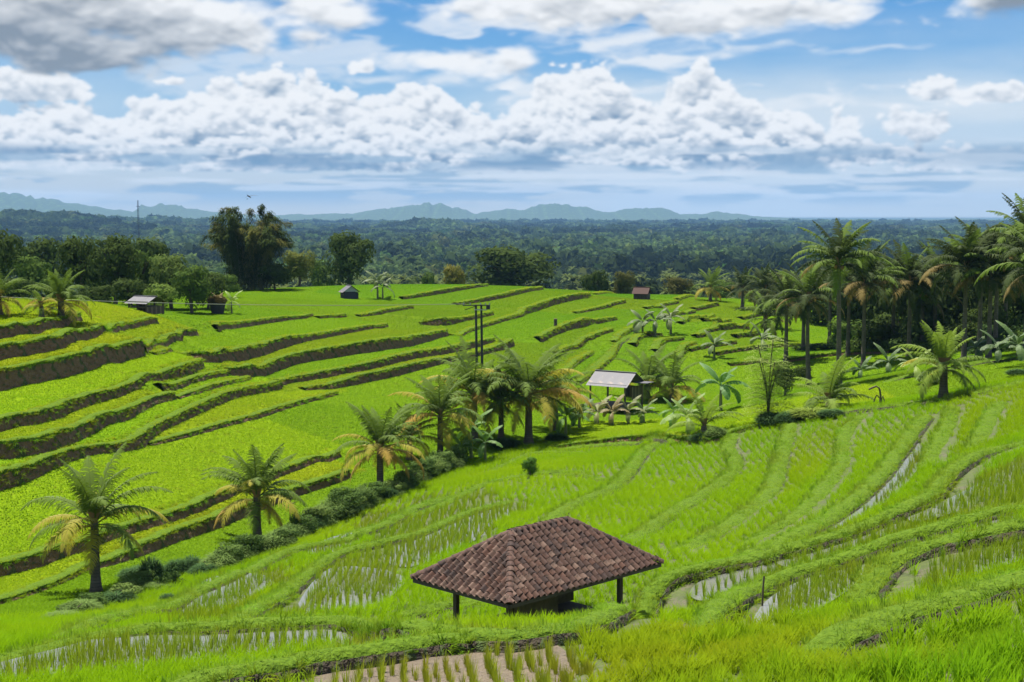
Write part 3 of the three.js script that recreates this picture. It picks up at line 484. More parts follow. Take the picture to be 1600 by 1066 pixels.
{
  const lush = [], near = [], young = [], stubble = [], wild = [], R = rng(11);
  const dist = (z) => -z;
  let z = -14;
  while (z > -225) {
    const d = -z, sp = d < 34 ? 0.17 : d < 62 ? 0.19 : d < 95 ? 0.22 : d < 110 ? 0.27 : 0.4, half = d * 0.375 + 2;
    for (let x = -Math.ceil(half / sp) * sp; x < half; x += sp) {
      const loose = d > 45 ? 0.5 : 0.14, jx = x + 0.35 * (vnoise(z * 0.35, x * 0.25, 231) - 0.5) + (R() - 0.5) * sp * (loose + (R() > 0.9 ? 0.8 : 0)), jz = z + (R() - 0.5) * sp * 0.5, big = R(), turn = R() * 6.283;
      if (jx < X0 + 1 || jx > X1 - 1 || isTaken(jx, jz)) continue;
      const y = ground(jx, jz), [px, py] = toPx(jx, y, jz);
      if (px < -40 || px > 1640 || py > 1110) continue;
      const n = fbm(jx * 0.13, jz * 0.13, 201, 3), m = vnoise(jx * 0.9, jz * 0.9, 207), w = water.find((p) => jx > p.lo[0] && jx < p.hi[0] && jz > p.lo[1] && jz < p.hi[1] && within(p.poly, jx, jz));
      if (w && w.name !== 'j') {
        if (big < (Math.round(x / sp) % 2 === 0 ? 0.88 : 0.45)) young.push([jx, w.level(jx, jz), jz, 0.85 + 0.4 * big, turn, 0.9 + 0.3 * m, 0.25 + 0.06 * m, 0.36 + 0.05 * n, 0.02]);
        continue;
      }
      if (d < 34 && inAny(MUDDY, px + 60 * (n - 0.5) + 30 * (m - 0.5), py + 26 * (m - 0.5))) { if (big < (Math.round(x / sp) % 2 === 0 ? 0.8 : 0.18)) stubble.push([jx, y, jz, 0.8 + 0.6 * m, turn, 0.7 + 0.6 * R(), 0.24 + 0.12 * n, 0.32 + 0.08 * m, 0.025]); continue; }
      if (d < 40 && inAny(WILD, px + 120 * (n - 0.5), py + 40 * (m - 0.5))) { const q = vnoise(jx * 1.6, jz * 1.6, 241); if (big < 0.3 + 0.35 * q) wild.push([jx, y, jz, 0.55 + 0.75 * q * q + 0.3 * R() * m, turn, 0.65 + 0.6 * m, 0.17 + 0.13 * n, 0.31 + 0.09 * m, 0.008]); continue; }
      if (inAny(THIN, px + 70 * (n - 0.5), py + 30 * (m - 0.5))) { if (Math.round(x / sp) % 2 === 0 ? big < 0.9 : big < 0.25) young.push([jx, y, jz, 0.85 + 0.35 * big, turn, 0.85 + 0.4 * m, 0.26 + 0.08 * n, 0.39 + 0.04 * m, 0.015]); continue; }
      const o = inAny(OLIVE, px, py) ? 1 : 0, far = sstep(50, 110, d);
      if (d < 75 && nearSide(jx, jz) && Math.round(x / sp) % 2 !== 0 && big > 0.42) continue;     // planted in rows
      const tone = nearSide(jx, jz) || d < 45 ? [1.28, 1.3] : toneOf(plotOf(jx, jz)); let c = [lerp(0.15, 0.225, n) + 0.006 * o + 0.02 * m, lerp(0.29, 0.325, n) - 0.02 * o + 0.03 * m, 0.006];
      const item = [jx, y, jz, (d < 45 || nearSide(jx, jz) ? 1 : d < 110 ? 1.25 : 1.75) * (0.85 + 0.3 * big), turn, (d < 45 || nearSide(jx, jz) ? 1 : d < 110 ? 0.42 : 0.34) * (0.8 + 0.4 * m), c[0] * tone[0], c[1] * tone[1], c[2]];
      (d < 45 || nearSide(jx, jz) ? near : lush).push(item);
    }
    z -= sp;
  }
  scatter('rice_plants', 'dense bright green rice covering the near paddies', clump(1, 17, 0.38, 0.09, 0.42, 1.0, 0.018, 2), riceMat, near);
  scatter('rice_plants', 'smooth bright green rice carpeting the far terraces', clump(2, 12, 0.2, 0.22, 0.6, 0.8, 0.022, 2), riceMat, lush);
  scatter('young_rice', 'thin yellow-green rice seedlings in rows in the flooded paddies', clump(3, 13, 0.4, 0.05, 0.12, 0.55, 0.012, 2), riceMat, young);
  scatter('rice_stubble', 'short yellowish rice tufts standing in drying mud at the near edge', clump(4, 22, 0.33, 0.055, 0.13, 0.5, 0.011, 2), riceMat, stubble);
  scatter('tall_grass', 'tall lush green grass growing in the near right corner', clump(5, 26, 0.5, 0.09, 0.34, 0.9, 0.02, 3), riceMat, wild);
}
{
  const turf = [], lip = [], R = rng(23);
  for (const e of bunds) {
    for (let i = 0; i + 1 < e.line.length; i++) {
      const a = e.line[i], b = e.line[i + 1], d = -a.z, L = a.distanceTo(b), count = L * e.half * (d < 45 ? 95 : d < 75 ? 60 : 32), [nx, nz] = e.norm[i];
      for (let k = 0; k < count; k++) {
        const t = R(), q = (R() * 2 - 1) * (e.ditch > 0.3 ? 0.85 : 1), o = q * e.half * 1.05 - (e.ditch > 0.3 ? 0.05 : 0), x = lerp(a.x, b.x, t) + nx * o, z = lerp(a.z, b.z, t) + nz * o, crown = lerp(e.top[i], e.top[i + 1], t), y = crown - 0.02 - (q * q) * 0.1, n = fbm(x * 0.5, z * 0.5, 211, 3), g = R();
        turf.push([x, y, z, (0.7 + 0.7 * g) * (d > 60 ? 1.2 : 1), R() * 6.28, 0.5 + 0.9 * n + (g > 0.88 ? 1.3 * n : 0), 0.2 + 0.1 * n, 0.34 + 0.06 * g, 0.03, nz * q * 0.5, -nx * q * 0.5]);
      }
    }
  }
  for (const e of steps) if (e.kind !== 'drop') for (let i = 0; i + 1 < e.line.length; i++) {
    const a = e.line[i], b = e.line[i + 1], d = -a.z, L = Math.hypot(b.x - a.x, b.z - a.z), nx = -(b.z - a.z) / (L || 1), nz = (b.x - a.x) / (L || 1), k1 = d > 90 ? 0.6 : 1;
    for (let k = 0; k < L * 17 * k1; k++) {
      const t = R(), o = 0.12 - R() * 0.95, x = lerp(a.x, b.x, t) + nx * o, z = lerp(a.z, b.z, t) + nz * o, f = lerp(e.foot[i], e.foot[i + 1], t), h = lerp(e.rise[i], e.rise[i + 1], t), n = vnoise(x, z, 217), g = R();
      turf.push([x, Math.max(f + h + 0.05 - Math.max(0, -o - 0.4) * 0.2, ground(x, z)), z, (0.8 + 0.6 * g) * (d > 90 ? 1.5 : 1), R() * 6.28, 0.55 + 0.5 * n, 0.24 + 0.09 * n, 0.34 + 0.05 * g, 0.02]);
    }
    const cover = e.kind === 'grass' ? 20 : 1.6, hm = (e.rise[i] + e.rise[i + 1]) / 2;
    for (let k = 0; k < L * (cover * Math.max(0.25, hm) + 6) * k1; k++) {     // grass hanging over the lip, and on grassy faces
      const t = R(), u = e.kind === 'grass' && k > L * 6 ? R() : 1 - R() * R() * 0.22, f = lerp(e.foot[i], e.foot[i + 1], t), h = lerp(e.rise[i], e.rise[i + 1], t), o = 0.08 + (1 - u) * (0.08 + 0.13 * h), x = lerp(a.x, b.x, t) + nx * o, z = lerp(a.z, b.z, t) + nz * o, g = R(), n = vnoise(x * 1.3, z * 1.3 + u * 3, 223);
      if (e.kind === 'grass' && n < 0.25) continue;
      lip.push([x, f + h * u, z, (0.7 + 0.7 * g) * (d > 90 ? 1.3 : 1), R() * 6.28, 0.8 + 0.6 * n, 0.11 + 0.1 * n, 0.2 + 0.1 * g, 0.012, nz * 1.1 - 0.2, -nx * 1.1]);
    }
  }
  for (const e of bunds) if (e.ditch > 0.3) for (let i = 0; i + 1 < e.line.length; i++) {
    const a = e.line[i], b = e.line[i + 1], L = a.distanceTo(b), [nx, nz] = e.norm[i];
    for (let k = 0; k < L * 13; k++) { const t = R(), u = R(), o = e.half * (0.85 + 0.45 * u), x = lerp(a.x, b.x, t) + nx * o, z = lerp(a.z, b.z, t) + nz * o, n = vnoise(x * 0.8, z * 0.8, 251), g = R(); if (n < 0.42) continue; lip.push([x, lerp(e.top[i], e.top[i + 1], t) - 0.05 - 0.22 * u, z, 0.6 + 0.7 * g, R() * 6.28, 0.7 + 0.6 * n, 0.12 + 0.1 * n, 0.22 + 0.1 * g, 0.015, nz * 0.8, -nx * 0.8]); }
  }
  // weeds fringing the water's edge on the viewer's side of the near bunds
  scatter('grass', 'short pale green grass covering the paddy bunds and bank tops', clump(6, 18, 0.15, 0.13, 0.5, 1.0, 0.014, 2), grassMat, turf);
  scatter('hanging_grass', 'darker green grass hanging down the faces of the terrace banks', clump(7, 12, 0.26, 0.1, 0.35, 1.1, 0.016, 2), grassMat, lip);
  console.log('tufts', turf.length, lip.length);
}
// ---------- coconut palms ----------
const G = [0.07, 0.12, 0.022], YG = [0.2, 0.22, 0.03], OR = [0.34, 0.19, 0.04], DK = [0.035, 0.06, 0.016];
const frondGreen = leafMat([0.12, 0.185, 0.022], 0.45), frondYellow = leafMat([0.34, 0.31, 0.035], 0.5), frondGold = leafMat([0.4, 0.27, 0.045], 0.5), frondShaded = leafMat([0.045, 0.066, 0.014], 0.35), frondBrown = leafMat([0.2, 0.15, 0.045], 0.4), frondFresh = leafMat([0.2, 0.29, 0.03], 0.5);  // the dark frond tone has the backlit grove's shade painted in
for (const m of [frondGreen, frondYellow, frondGold, frondShaded, frondBrown, frondFresh]) { m.specularIntensity = 0.2; m.roughness = 0.85; }
const barkTex = noiseTexture(256, (u, v) => { const ring = Math.abs(((v * 14 + 0.25 * tnoise(u, v, 6, 43)) % 1) - 0.5) * 2; return mix3(mix3([0.06, 0.048, 0.036], [0.17, 0.14, 0.105], tf(u, v, 8, 41, 5)), [0.035, 0.03, 0.024], ring > 0.86 ? 0.8 : 0); });
const barkMat = new THREE.MeshStandardMaterial({ map: barkTex, roughness: 0.95, bumpMap: barkTex, bumpScale: 0.05 });
const huskMat = new THREE.MeshStandardMaterial({ color: new THREE.Color(0.22, 0.13, 0.05), roughness: 0.9 });
// one frond: rises at angle up, arches over by droop; leaflets fall to both sides. Grows along +x.
function frondGeometry(seed, L, up, droop, width, wind) {
  const r = rng(seed), P = [], I = [], pts = [], n = 36, t0gap = 0.06 + 0.1 * r(); let x = 0, y = 0, z = 0, a = up;
  for (let i = 0; i <= n; i++) { pts.push([x, y, z, a]); const d = L / n; x += Math.cos(a) * d; y += Math.sin(a) * d; z += wind * d * (i / n); a -= droop / n * (0.5 + 1.1 * i / n); }
  for (let i = 0; i < n; i++) {         // the midrib, a three-sided rod that thins out
    const w = (q) => 0.036 * (1 - q / n * 0.85) * Math.min(1, L / 3), k = P.length / 3;
    for (const q of [i, i + 1]) { const [px, py, pz] = pts[q], h = w(q); P.push(px, py + h, pz, px, py - h * 0.5, pz - h, px, py - h * 0.5, pz + h); }
    for (let s = 0; s < 3; s++) { const b = k + s, c = k + (s + 1) % 3; I.push(b, b + 3, c, c, b + 3, c + 3); }
  }
  for (let i = 5; i <= n; i++) for (let half = 0; half < 2; half++) for (const s of [-1, 1]) {
    const f = Math.min(n - 1, i + half * 0.5), q = Math.floor(f), [px, py, pz, pa] = pts[q], [qx, qy, qz] = pts[Math.min(n, q + 1)], ft = f - q, t = f / n;
    if (r() < 0.07 || (t0gap > 0 && r() < t0gap)) continue;
    const len = width * 0.95 * Math.sin(Math.PI * Math.pow(clamp(t * 0.9 + 0.1, 0, 1), 0.8)) * (0.72 + 0.45 * r()) + 0.05, w = 0.019 * (0.8 + 0.5 * r()) * Math.min(1.6, L / 2.2);
    const bx = lerp(px, qx, ft), by = lerp(py, qy, ft), bz = lerp(pz, qz, ft), fw = 0.35 + 0.5 * t + 0.2 * (r() - 0.5);
    // outward, a little forward, falling more and more
    let dx = Math.cos(pa) * fw, dy = Math.sin(pa) * fw + 0.25 - 0.35 * t, dz = s * 0.9 + wind * 1.2; let m = Math.hypot(dx, dy, dz); dx /= m; dy /= m; dz /= m;
    const k = P.length / 3, seg = 3; let ox = bx, oy = by, oz = bz, fall = 0.5 + 0.8 * r();
    const ux = Math.cos(pa), uy = Math.sin(pa);     // leaflets are wide along the midrib
    for (let e = 0; e <= seg; e++) {
      const hw = e === seg ? 0 : w * (1 - e / seg * 0.45);
      if (e === seg) P.push(ox, oy, oz); else P.push(ox - ux * hw, oy - uy * hw, oz, ox + ux * hw, oy + uy * hw, oz);
      if (e < seg) { const b = k + e * 2; if (e + 1 === seg) I.push(b, b + 1, b + 2); else I.push(b, b + 1, b + 2, b + 1, b + 3, b + 2); }
      ox += dx * len / seg; oy += dy * len / seg; oz += dz * len / seg; dy -= fall * 0.62; m = Math.hypot(dx, dy, dz); dx /= m; dy /= m; dz /= m;
    }
  }
  const g = bufferOf(P, null, I); return g;
}
const FR = { top: [], mid: [], low: [], hang: [] };
for (let i = 0; i < 3; i++) { FR.top.push(frondGeometry(300 + i, 3.0, 1.36 - i * 0.13, 0.75 + i * 0.2, 0.62, 0.04 * (i - 1))); FR.mid.push(frondGeometry(310 + i, 3.3, 0.95 - i * 0.16, 1.5 + i * 0.15, 0.75, 0.05 * (i - 1))); FR.low.push(frondGeometry(320 + i, 3.2, 0.5 - i * 0.14, 1.5 + i * 0.2, 0.8, 0.05 * (1 - i))); FR.hang.push(frondGeometry(330 + i, 2.6, 0.1 - i * 0.2, 1.5, 0.7, 0.05 * (i - 1))); }
const nutGeometry = (() => { const g = new THREE.IcosahedronGeometry(0.13, 2); g.scale(0.9, 1.15, 0.9); return g; })();
const trunkCache = new Map();
function trunkGeometry(h, r0, r1, lean, bow) {
  const key = [h, r0, r1, lean, bow].join(); if (trunkCache.has(key)) return trunkCache.get(key);
  const n = 26, m = 10, P = [], UV = [], I = [];
  for (let i = 0; i <= n; i++) { const t = i / n, cx = lean * t * h + bow * Math.sin(t * Math.PI) * h, rad = lerp(r0, r1, Math.pow(t, 0.7)) * (1 + 0.5 * Math.exp(-t * h * 3.2)) * (1 + 0.05 * (i % 2)); for (let k = 0; k <= m; k++) { const a = k / m * 6.2832; P.push(cx + Math.cos(a) * rad, t * h - (i ? 0 : 0.25), Math.sin(a) * rad); UV.push(k / m, t * h * 0.55); } }
  for (let i = 0; i < n; i++) for (let k = 0; k < m; k++) { const a = i * (m + 1) + k, b = a + m + 1; I.push(a, b, a + 1, a + 1, b, b + 1); }
  const g = bufferOf(P, null, I); g.setAttribute('uv', new THREE.Float32BufferAttribute(UV, 2)); trunkCache.set(key, g); return g;
}
// style: 'young' (short trunk, golden lower fronds) or 'tall' (old, backlit shade painted into its dark fronds)
function palm(p, o) {
  const { h = 3, r0 = 0.2, r1 = 0.14, lean = 0, bow = 0, size = 1, n: n0 = 22, seed = 1, style = 'young', gold = 0.25, label, sway = 0, nuts = 0, grp } = o;
  const n = Math.round(n0 * 1.35), t = group('coconut_palm', p, 0); tag(t, label, 'palm tree', grp); const r = rng(seed);
  mesh('trunk', trunkGeometry(h, r0, r1, lean, bow), barkMat, t);
  const cx = lean * h, top = h;
  for (let i = 0; i < n; i++) {
    const q = i / (n - 1), kind = q < 0.34 ? 'top' : q < 0.66 ? 'mid' : q < 0.88 ? 'low' : 'hang', g = FR[kind][Math.floor(r() * 3)];
    const old = q > 0.66 && r() < gold * 2.2, m = old ? (style === 'tall' ? frondBrown : q > 0.76 && r() < 0.5 ? frondGold : frondYellow) : style === 'tall' ? (r() < 0.75 ? frondShaded : frondGreen) : style === 'fresh' ? (r() < 0.6 ? frondFresh : frondGreen) : (q > 0.4 && r() < 0.3 ? frondYellow : frondGreen);
    const f = mesh('frond', g, m, t); f.position.set(cx + (r() - 0.5) * 0.08, top + 0.1 - q * 0.28, (r() - 0.5) * 0.08);
    f.rotation.set(0, i * 2.39996 + (r() - 0.5) * 0.5, 0); f.rotation.order = 'YXZ'; f.rotation.x = (r() - 0.5) * 0.3; f.rotation.z = (r() - 0.5) * 0.16 + sway * Math.cos(f.rotation.y);
    f.scale.setScalar(size * (0.85 + 0.25 * r()));
    if (old) { f.userData.label = 'golden old frond'; }
  }
  const sh = mesh('leaf_sheath', new THREE.ConeGeometry(r1 * 1.9, 0.9 * size, 9, 3, true), huskMat, t); sh.position.set(cx, top + 0.1, 0); sh.rotation.x = Math.PI;
  for (let i = 0; i < nuts; i++) { const c = mesh('coconut', nutGeometry, huskMat, t); const a = r() * 6.28; c.position.set(cx + Math.cos(a) * 0.26, top - 0.12 - r() * 0.2, Math.sin(a) * 0.26); }
  return t;
}
const gy = (px, py) => { const p = land(px, py); p.y = height(p.x, p.z); return p; };     // a foot on the ground
const standing = (px, d) => { const [a] = ray(px, 533); const x = a * d; return new THREE.Vector3(x, height(x, -d), -d); };
function palmAt(px, py, o) { return palm(gy(px, py), o); }
// the line of young palms along the dip, from the near left to the centre
palmAt(150, 926, { h: 2.7, r0: 0.19, r1: 0.15, size: 1.02, n: 18, seed: 5, gold: 0.2, label: 'young palm with dark trunk and golden lower fronds standing alone at the near left' });
palmAt(402, 845, { h: 2.1, r0: 0.2, r1: 0.16, size: 0.95, n: 20, seed: 9, gold: 0.3, label: 'bushy young palm with hanging golden fronds above the hedge, second along the dip' });
palmAt(594, 772, { h: 2.5, r0: 0.2, r1: 0.16, size: 1.05, n: 21, seed: 14, gold: 0.34, label: 'young palm with yellowish fronds on both sides, third along the dip' });
palmAt(688, 722, { h: 2.9, r0: 0.2, r1: 0.15, size: 1.1, n: 20, seed: 21, gold: 0.4, label: 'taller palm with a long golden frond reaching over the banana plants' });
palm(gy(640, 718), { h: 1.3, r0: 0.18, r1: 0.14, size: 0.85, n: 14, seed: 27, gold: 0.5, label: 'small yellowed palm tucked behind between the third and fourth palms' });
palm(gy(742, 690), { h: 3.1, r0: 0.2, r1: 0.15, size: 1.35, n: 22, seed: 31, gold: 0.2, label: 'slender upright palm just under the twin power poles' });
palm(gy(826, 694), { h: 3.3, r0: 0.26, r1: 0.2, size: 1.45, n: 24, seed: 37, gold: 0.15, label: 'large dark green palm with wide crown at the centre, shading the ground' });
palm(gy(868, 672), { h: 2.1, r0: 0.2, r1: 0.15, size: 1.05, n: 17, seed: 41, gold: 0.55, label: 'lower palm with orange-tinged fronds at the right flank of the big centre palm' });
palm(gy(783, 690), { h: 2.4, r0: 0.2, r1: 0.15, size: 1.1, n: 16, seed: 43, gold: 0.3, label: 'dim palm squeezed in behind between two larger centre palms' });
// far left
palm(gy(96, 507), { h: 1.5, r0: 0.24, r1: 0.2, size: 0.86, n: 17, seed: 47, gold: 0.75, label: 'golden green young palm on the top left terrace' });
palm(gy(-2, 492), { h: 1.1, r0: 0.22, r1: 0.18, size: 0.82, n: 14, seed: 53, gold: 0.6, label: 'yellow palm cut by the left edge on the upper terrace' });
palm(gy(65, 498), { h: 0.8, r0: 0.16, r1: 0.12, size: 0.5, n: 9, seed: 57, gold: 0.1, label: 'very small dark green palm behind the golden one on the top left terrace' });
// beside the metal-roofed hut
palm(gy(1012, 622), { h: 1.2, r0: 0.18, r1: 0.14, size: 1.25, n: 15, seed: 61, gold: 0.05, style: 'young', label: 'palm with fronds arching over the hut roof, on its right side' });
palm(gy(1050, 628), { h: 1.1, r0: 0.16, r1: 0.13, size: 1.15, n: 15, seed: 67, gold: 0.1, label: 'drooping leafy palm a little right of the metal-roofed hut' });
palm(gy(1100, 678), { h: 0.45, r0: 0.16, r1: 0.13, size: 0.72, n: 11, seed: 71, gold: 0.0, style: 'fresh', label: 'bright young palm with stiff fronds at the edge of the middle field' });
palm(gy(1296, 640), { h: 0.4, r0: 0.2, r1: 0.16, size: 0.95, n: 15, seed: 73, gold: 0.05, style: 'fresh', sway: 0.3, label: 'short windswept palm below the two tall trunks' });
palm(gy(1474, 624), { h: 1.6, r0: 0.22, r1: 0.17, size: 0.82, n: 20, seed: 79, gold: 0.12, style: 'fresh', label: 'broad bright palm on the crest at the right, before the grove' });
palm(gy(1160, 482), { h: 2.6, r0: 0.22, r1: 0.17, size: 1.2, n: 15, seed: 81, gold: 0.3, style: 'tall', label: 'mid-height palm at the far left of the grove' });
palm(gy(1110, 470), { h: 1.8, r0: 0.22, r1: 0.17, size: 1.2, n: 14, seed: 82, gold: 0.6, label: 'yellowish low palm at the far end of the terraces' });
palm(gy(1196, 530), { h: 2.2, r0: 0.22, r1: 0.17, size: 1.3, n: 15, seed: 84, gold: 0.2, style: 'tall', label: 'leaning dark palm at the field edge left of the tall trunks' });
// the tall grove on the right
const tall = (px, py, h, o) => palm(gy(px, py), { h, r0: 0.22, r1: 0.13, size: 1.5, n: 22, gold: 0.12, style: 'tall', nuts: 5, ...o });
tall(1264, 602, 7.2, { size: 1.2, seed: 91, lean: -0.025, bow: -0.012, label: 'tall dark palm with a slightly leaning trunk, left of the pair over the green field', sway: 0.12 });
tall(1311, 604, 9.0, { seed: 97, lean: -0.02, size: 1.3, label: 'tallest palm of the pair over the green field, its crown against the haze', sway: 0.12 });
tall(1349, 572, 7.2, { seed: 101, lean: -0.004, size: 1.35, label: 'dark palm with fruit and drooping fronds just right of the tall pair', gold: 0.25 });
tall(1296, 540, 7.0, { seed: 103, size: 1.2, label: 'slim palm farther back, seen between the tall pair' });
tall(1506, 566, 7.2, { seed: 107, size: 1.4, n: 26, label: 'large dark palm in the middle of the right grove behind the bright one' });
tall(1545, 560, 6.2, { seed: 109, size: 1.35, n: 24, gold: 0.3, label: 'palm with brown hanging fronds, right of the large dark grove palm' });
tall(1602, 552, 8.6, { seed: 113, size: 1.5, n: 26, sway: 0.1, label: 'tallest palm at the right edge rising above the horizon' });
tall(1622, 570, 6.4, { seed: 127, size: 1.5, n: 24, label: 'dark palm at the very right edge under the tallest one' });
tall(1440, 548, 5.2, { seed: 131, size: 1.25, n: 22, label: 'shorter dark palm at the left side of the dense right grove' });
tall(1395, 545, 5.8, { seed: 137, size: 1.25, n: 20, label: 'dark palm over the round shady tree, between the pair and the dense grove' });
tall(1570, 540, 6.6, { seed: 139, size: 1.35, n: 22, label: 'palm behind the others near the right edge of the grove' });
tall(1228, 566, 5.6, { seed: 151, size: 1.2, label: 'dark palm standing just left of the leaning-trunk palm' });
tall(1420, 556, 6.6, { seed: 157, size: 1.3, label: 'dark palm rising over the round shady tree' });
tall(1530, 552, 7.6, { seed: 163, size: 1.35, label: 'dark palm between the large grove palm and the right edge' });
tall(1375, 520, 6.6, { seed: 167, size: 1.3, gold: 0.3, label: 'hazy palm behind the fruit palm' });
tall(1255, 548, 5.4, { seed: 171, size: 1.2, label: 'dark palm filling in behind the leaning-trunk palm' });
tall(1325, 556, 6.6, { seed: 173, size: 1.25, label: 'dark palm close behind the right trunk of the tall pair' });
tall(1460, 546, 6.8, { seed: 179, size: 1.3, label: 'dark palm at the left shoulder of the large grove palm' });
tall(1555, 548, 7.0, { seed: 181, size: 1.35, label: 'dark palm two crowns in from the right edge, deep in the grove' });
tall(1410, 540, 6.0, { seed: 191, size: 1.25, label: 'dark palm just behind the round shady tree' });
tall(1195, 512, 4.6, { seed: 193, size: 1.2, gold: 0.3, label: 'low dark palm at the left fringe of the grove' });
tall(1480, 535, 6.4, { seed: 149, size: 1.3, n: 20, label: 'far palm peeping out behind the large dark grove palm' });
// ---------- the plain, its forest, the hills and mountains ----------
const MOUNT = [[-900, 250], [-500, 262], [-200, 280], [-60, 294], [0, 302], [60, 311], [120, 320], [180, 328], [212, 331], [224, 322], [268, 320], [300, 326], [330, 332], [420, 336], [555, 334], [600, 327], [638, 323], [670, 317], [700, 320], [740, 332], [768, 331], [790, 327], [810, 329], [840, 322], [868, 320], [905, 321], [930, 330], [950, 333], [975, 328], [1000, 326], [1038, 327], [1062, 335], [1094, 335], [1110, 331], [1140, 332], [1172, 338], [1260, 342], [1470, 343], [1490, 341], [1530, 342], [1600, 344], [2500, 344]];
function plainY(r, az) {                     // az in photo pixels at eye level
  let y = -26 - 19 * sstep(180, 900, r) + 22 * sstep(2500, 8500, r);
  const hill = (px0, px1, top, rc, w) => { const e = sstep(px0, px1, az), q = (r - rc) / w; return top * e * Math.exp(-q * q); };
  y += hill(330, 40, 44, 3300, 520) + hill(560, 200, 22, 4600, 700);
  y += 9 * (fbm(az * 0.012, r * 0.0016, 301, 4) - 0.5) * sstep(1200, 3200, r) + 16 * Math.exp(-(((r - 3900) / 420) ** 2)) * sstep(560, 640, az) * sstep(780, 700, az);
  if (r > 7000) { const t = (340 - Math.max(298, profile(MOUNT, az))) / F * 9300, q = (r - 9300) / 950, n = fbm(az * 0.04, r * 0.0012, 311, 6) - 0.5; y = Math.max(y, (t + 22) * Math.exp(-q * q * 1.4) * (1 + 0.5 * n * Math.min(1, Math.abs(q) + 0.12) + 0.3 * (0.5 - Math.abs(fbm(az * 0.05, 3.3, 317, 5) - 0.5) * 4) * 0.6) - 22); }
  return EYE + y;
}
const canopyTex = noiseTexture(512, (u, v) => mix3(mix3([0.016, 0.03, 0.012], [0.05, 0.082, 0.022], tf(u, v, 40, 53, 4)), [0.1, 0.17, 0.03], sstep(0.64, 0.7, tf(u, v, 9, 59, 4)) * 0.8));
const canopyMat = new THREE.MeshStandardMaterial({ map: canopyTex, roughness: 1, bumpMap: canopyTex, bumpScale: 6 });
{
  const rs = [150]; while (rs[rs.length - 1] < 12000) rs.push(rs[rs.length - 1] * 1.022 + 2);
  const nx = 760;
  const g = grid(nx, rs.length, (i, j) => { const q = i / (nx - 1) * 2 - 1, az = 800 + 950 * q + 2400 * q ** 5, a = (az - 800) / F, r = rs[j], c = Math.hypot(1, a); return [a / c * r, plainY(r, az), -r / c]; }, 0.0045);
  const o = mesh('plain', g, canopyMat); tag(o, 'wide wooded plain fading into blue haze with low mountains on the horizon', null, null, 'structure');
}
// a crown of many small leaf faces in uneven lobes
function crownGeometry(seed, lobes, leaves, leaf, squash = 0.8, up = 0.5) {
  const r = rng(seed), P = [], N = [], I = [], L = [];
  for (let i = 0; i < lobes; i++) { const a = r() * 6.283, q = Math.sqrt(r()) * 0.62, y = (r() * 1.5 - 0.55) * squash * (1 - q * 0.5); L.push([Math.cos(a) * q, y, Math.sin(a) * q, 0.28 + 0.22 * r()]); }
  for (let i = 0; i < leaves; i++) {
    const l = L[Math.floor(r() * lobes)], u = r() * 2 - 1, a = r() * 6.283, s = Math.sqrt(1 - u * u), R = l[3] * (0.72 + 0.36 * r()), nx = s * Math.cos(a), ny = u, nz = s * Math.sin(a), x = l[0] + nx * R, y = l[1] + ny * R * squash, z = l[2] + nz * R;
    // a leaf lies roughly square to the way outward, tilted at random
    let tx = r() - 0.5, ty = r() - 0.5, tz = r() - 0.5; const d = tx * nx + ty * ny + tz * nz; tx -= d * nx * 0.7; ty -= d * ny * 0.7; tz -= d * nz * 0.7; let m = Math.hypot(tx, ty, tz) || 1; tx /= m; ty /= m; tz /= m;
    let bx = ny * tz - nz * ty, by = nz * tx - nx * tz, bz = nx * ty - ny * tx; m = Math.hypot(bx, by, bz) || 1; bx /= m; by /= m; bz /= m;
    const w = leaf * (0.6 + 0.8 * r()), h = w * 0.55, k = P.length / 3; P.push(x - tx * w, y - ty * w, z - tz * w, x + bx * h, y + by * h, z + bz * h, x - bx * h, y - by * h, z - bz * h, x + tx * w, y + ty * w - w * 0.3, z + tz * w);
    m = Math.hypot(nx, ny + up, nz); for (let c = 0; c < 4; c++) N.push(nx / m, (ny + up) / m, nz / m); I.push(k, k + 1, k + 2, k + 1, k + 3, k + 2);
  }
  return bufferOf(P, N, I);
}
const crownMat = leafMat([1, 1, 1], 0.35);
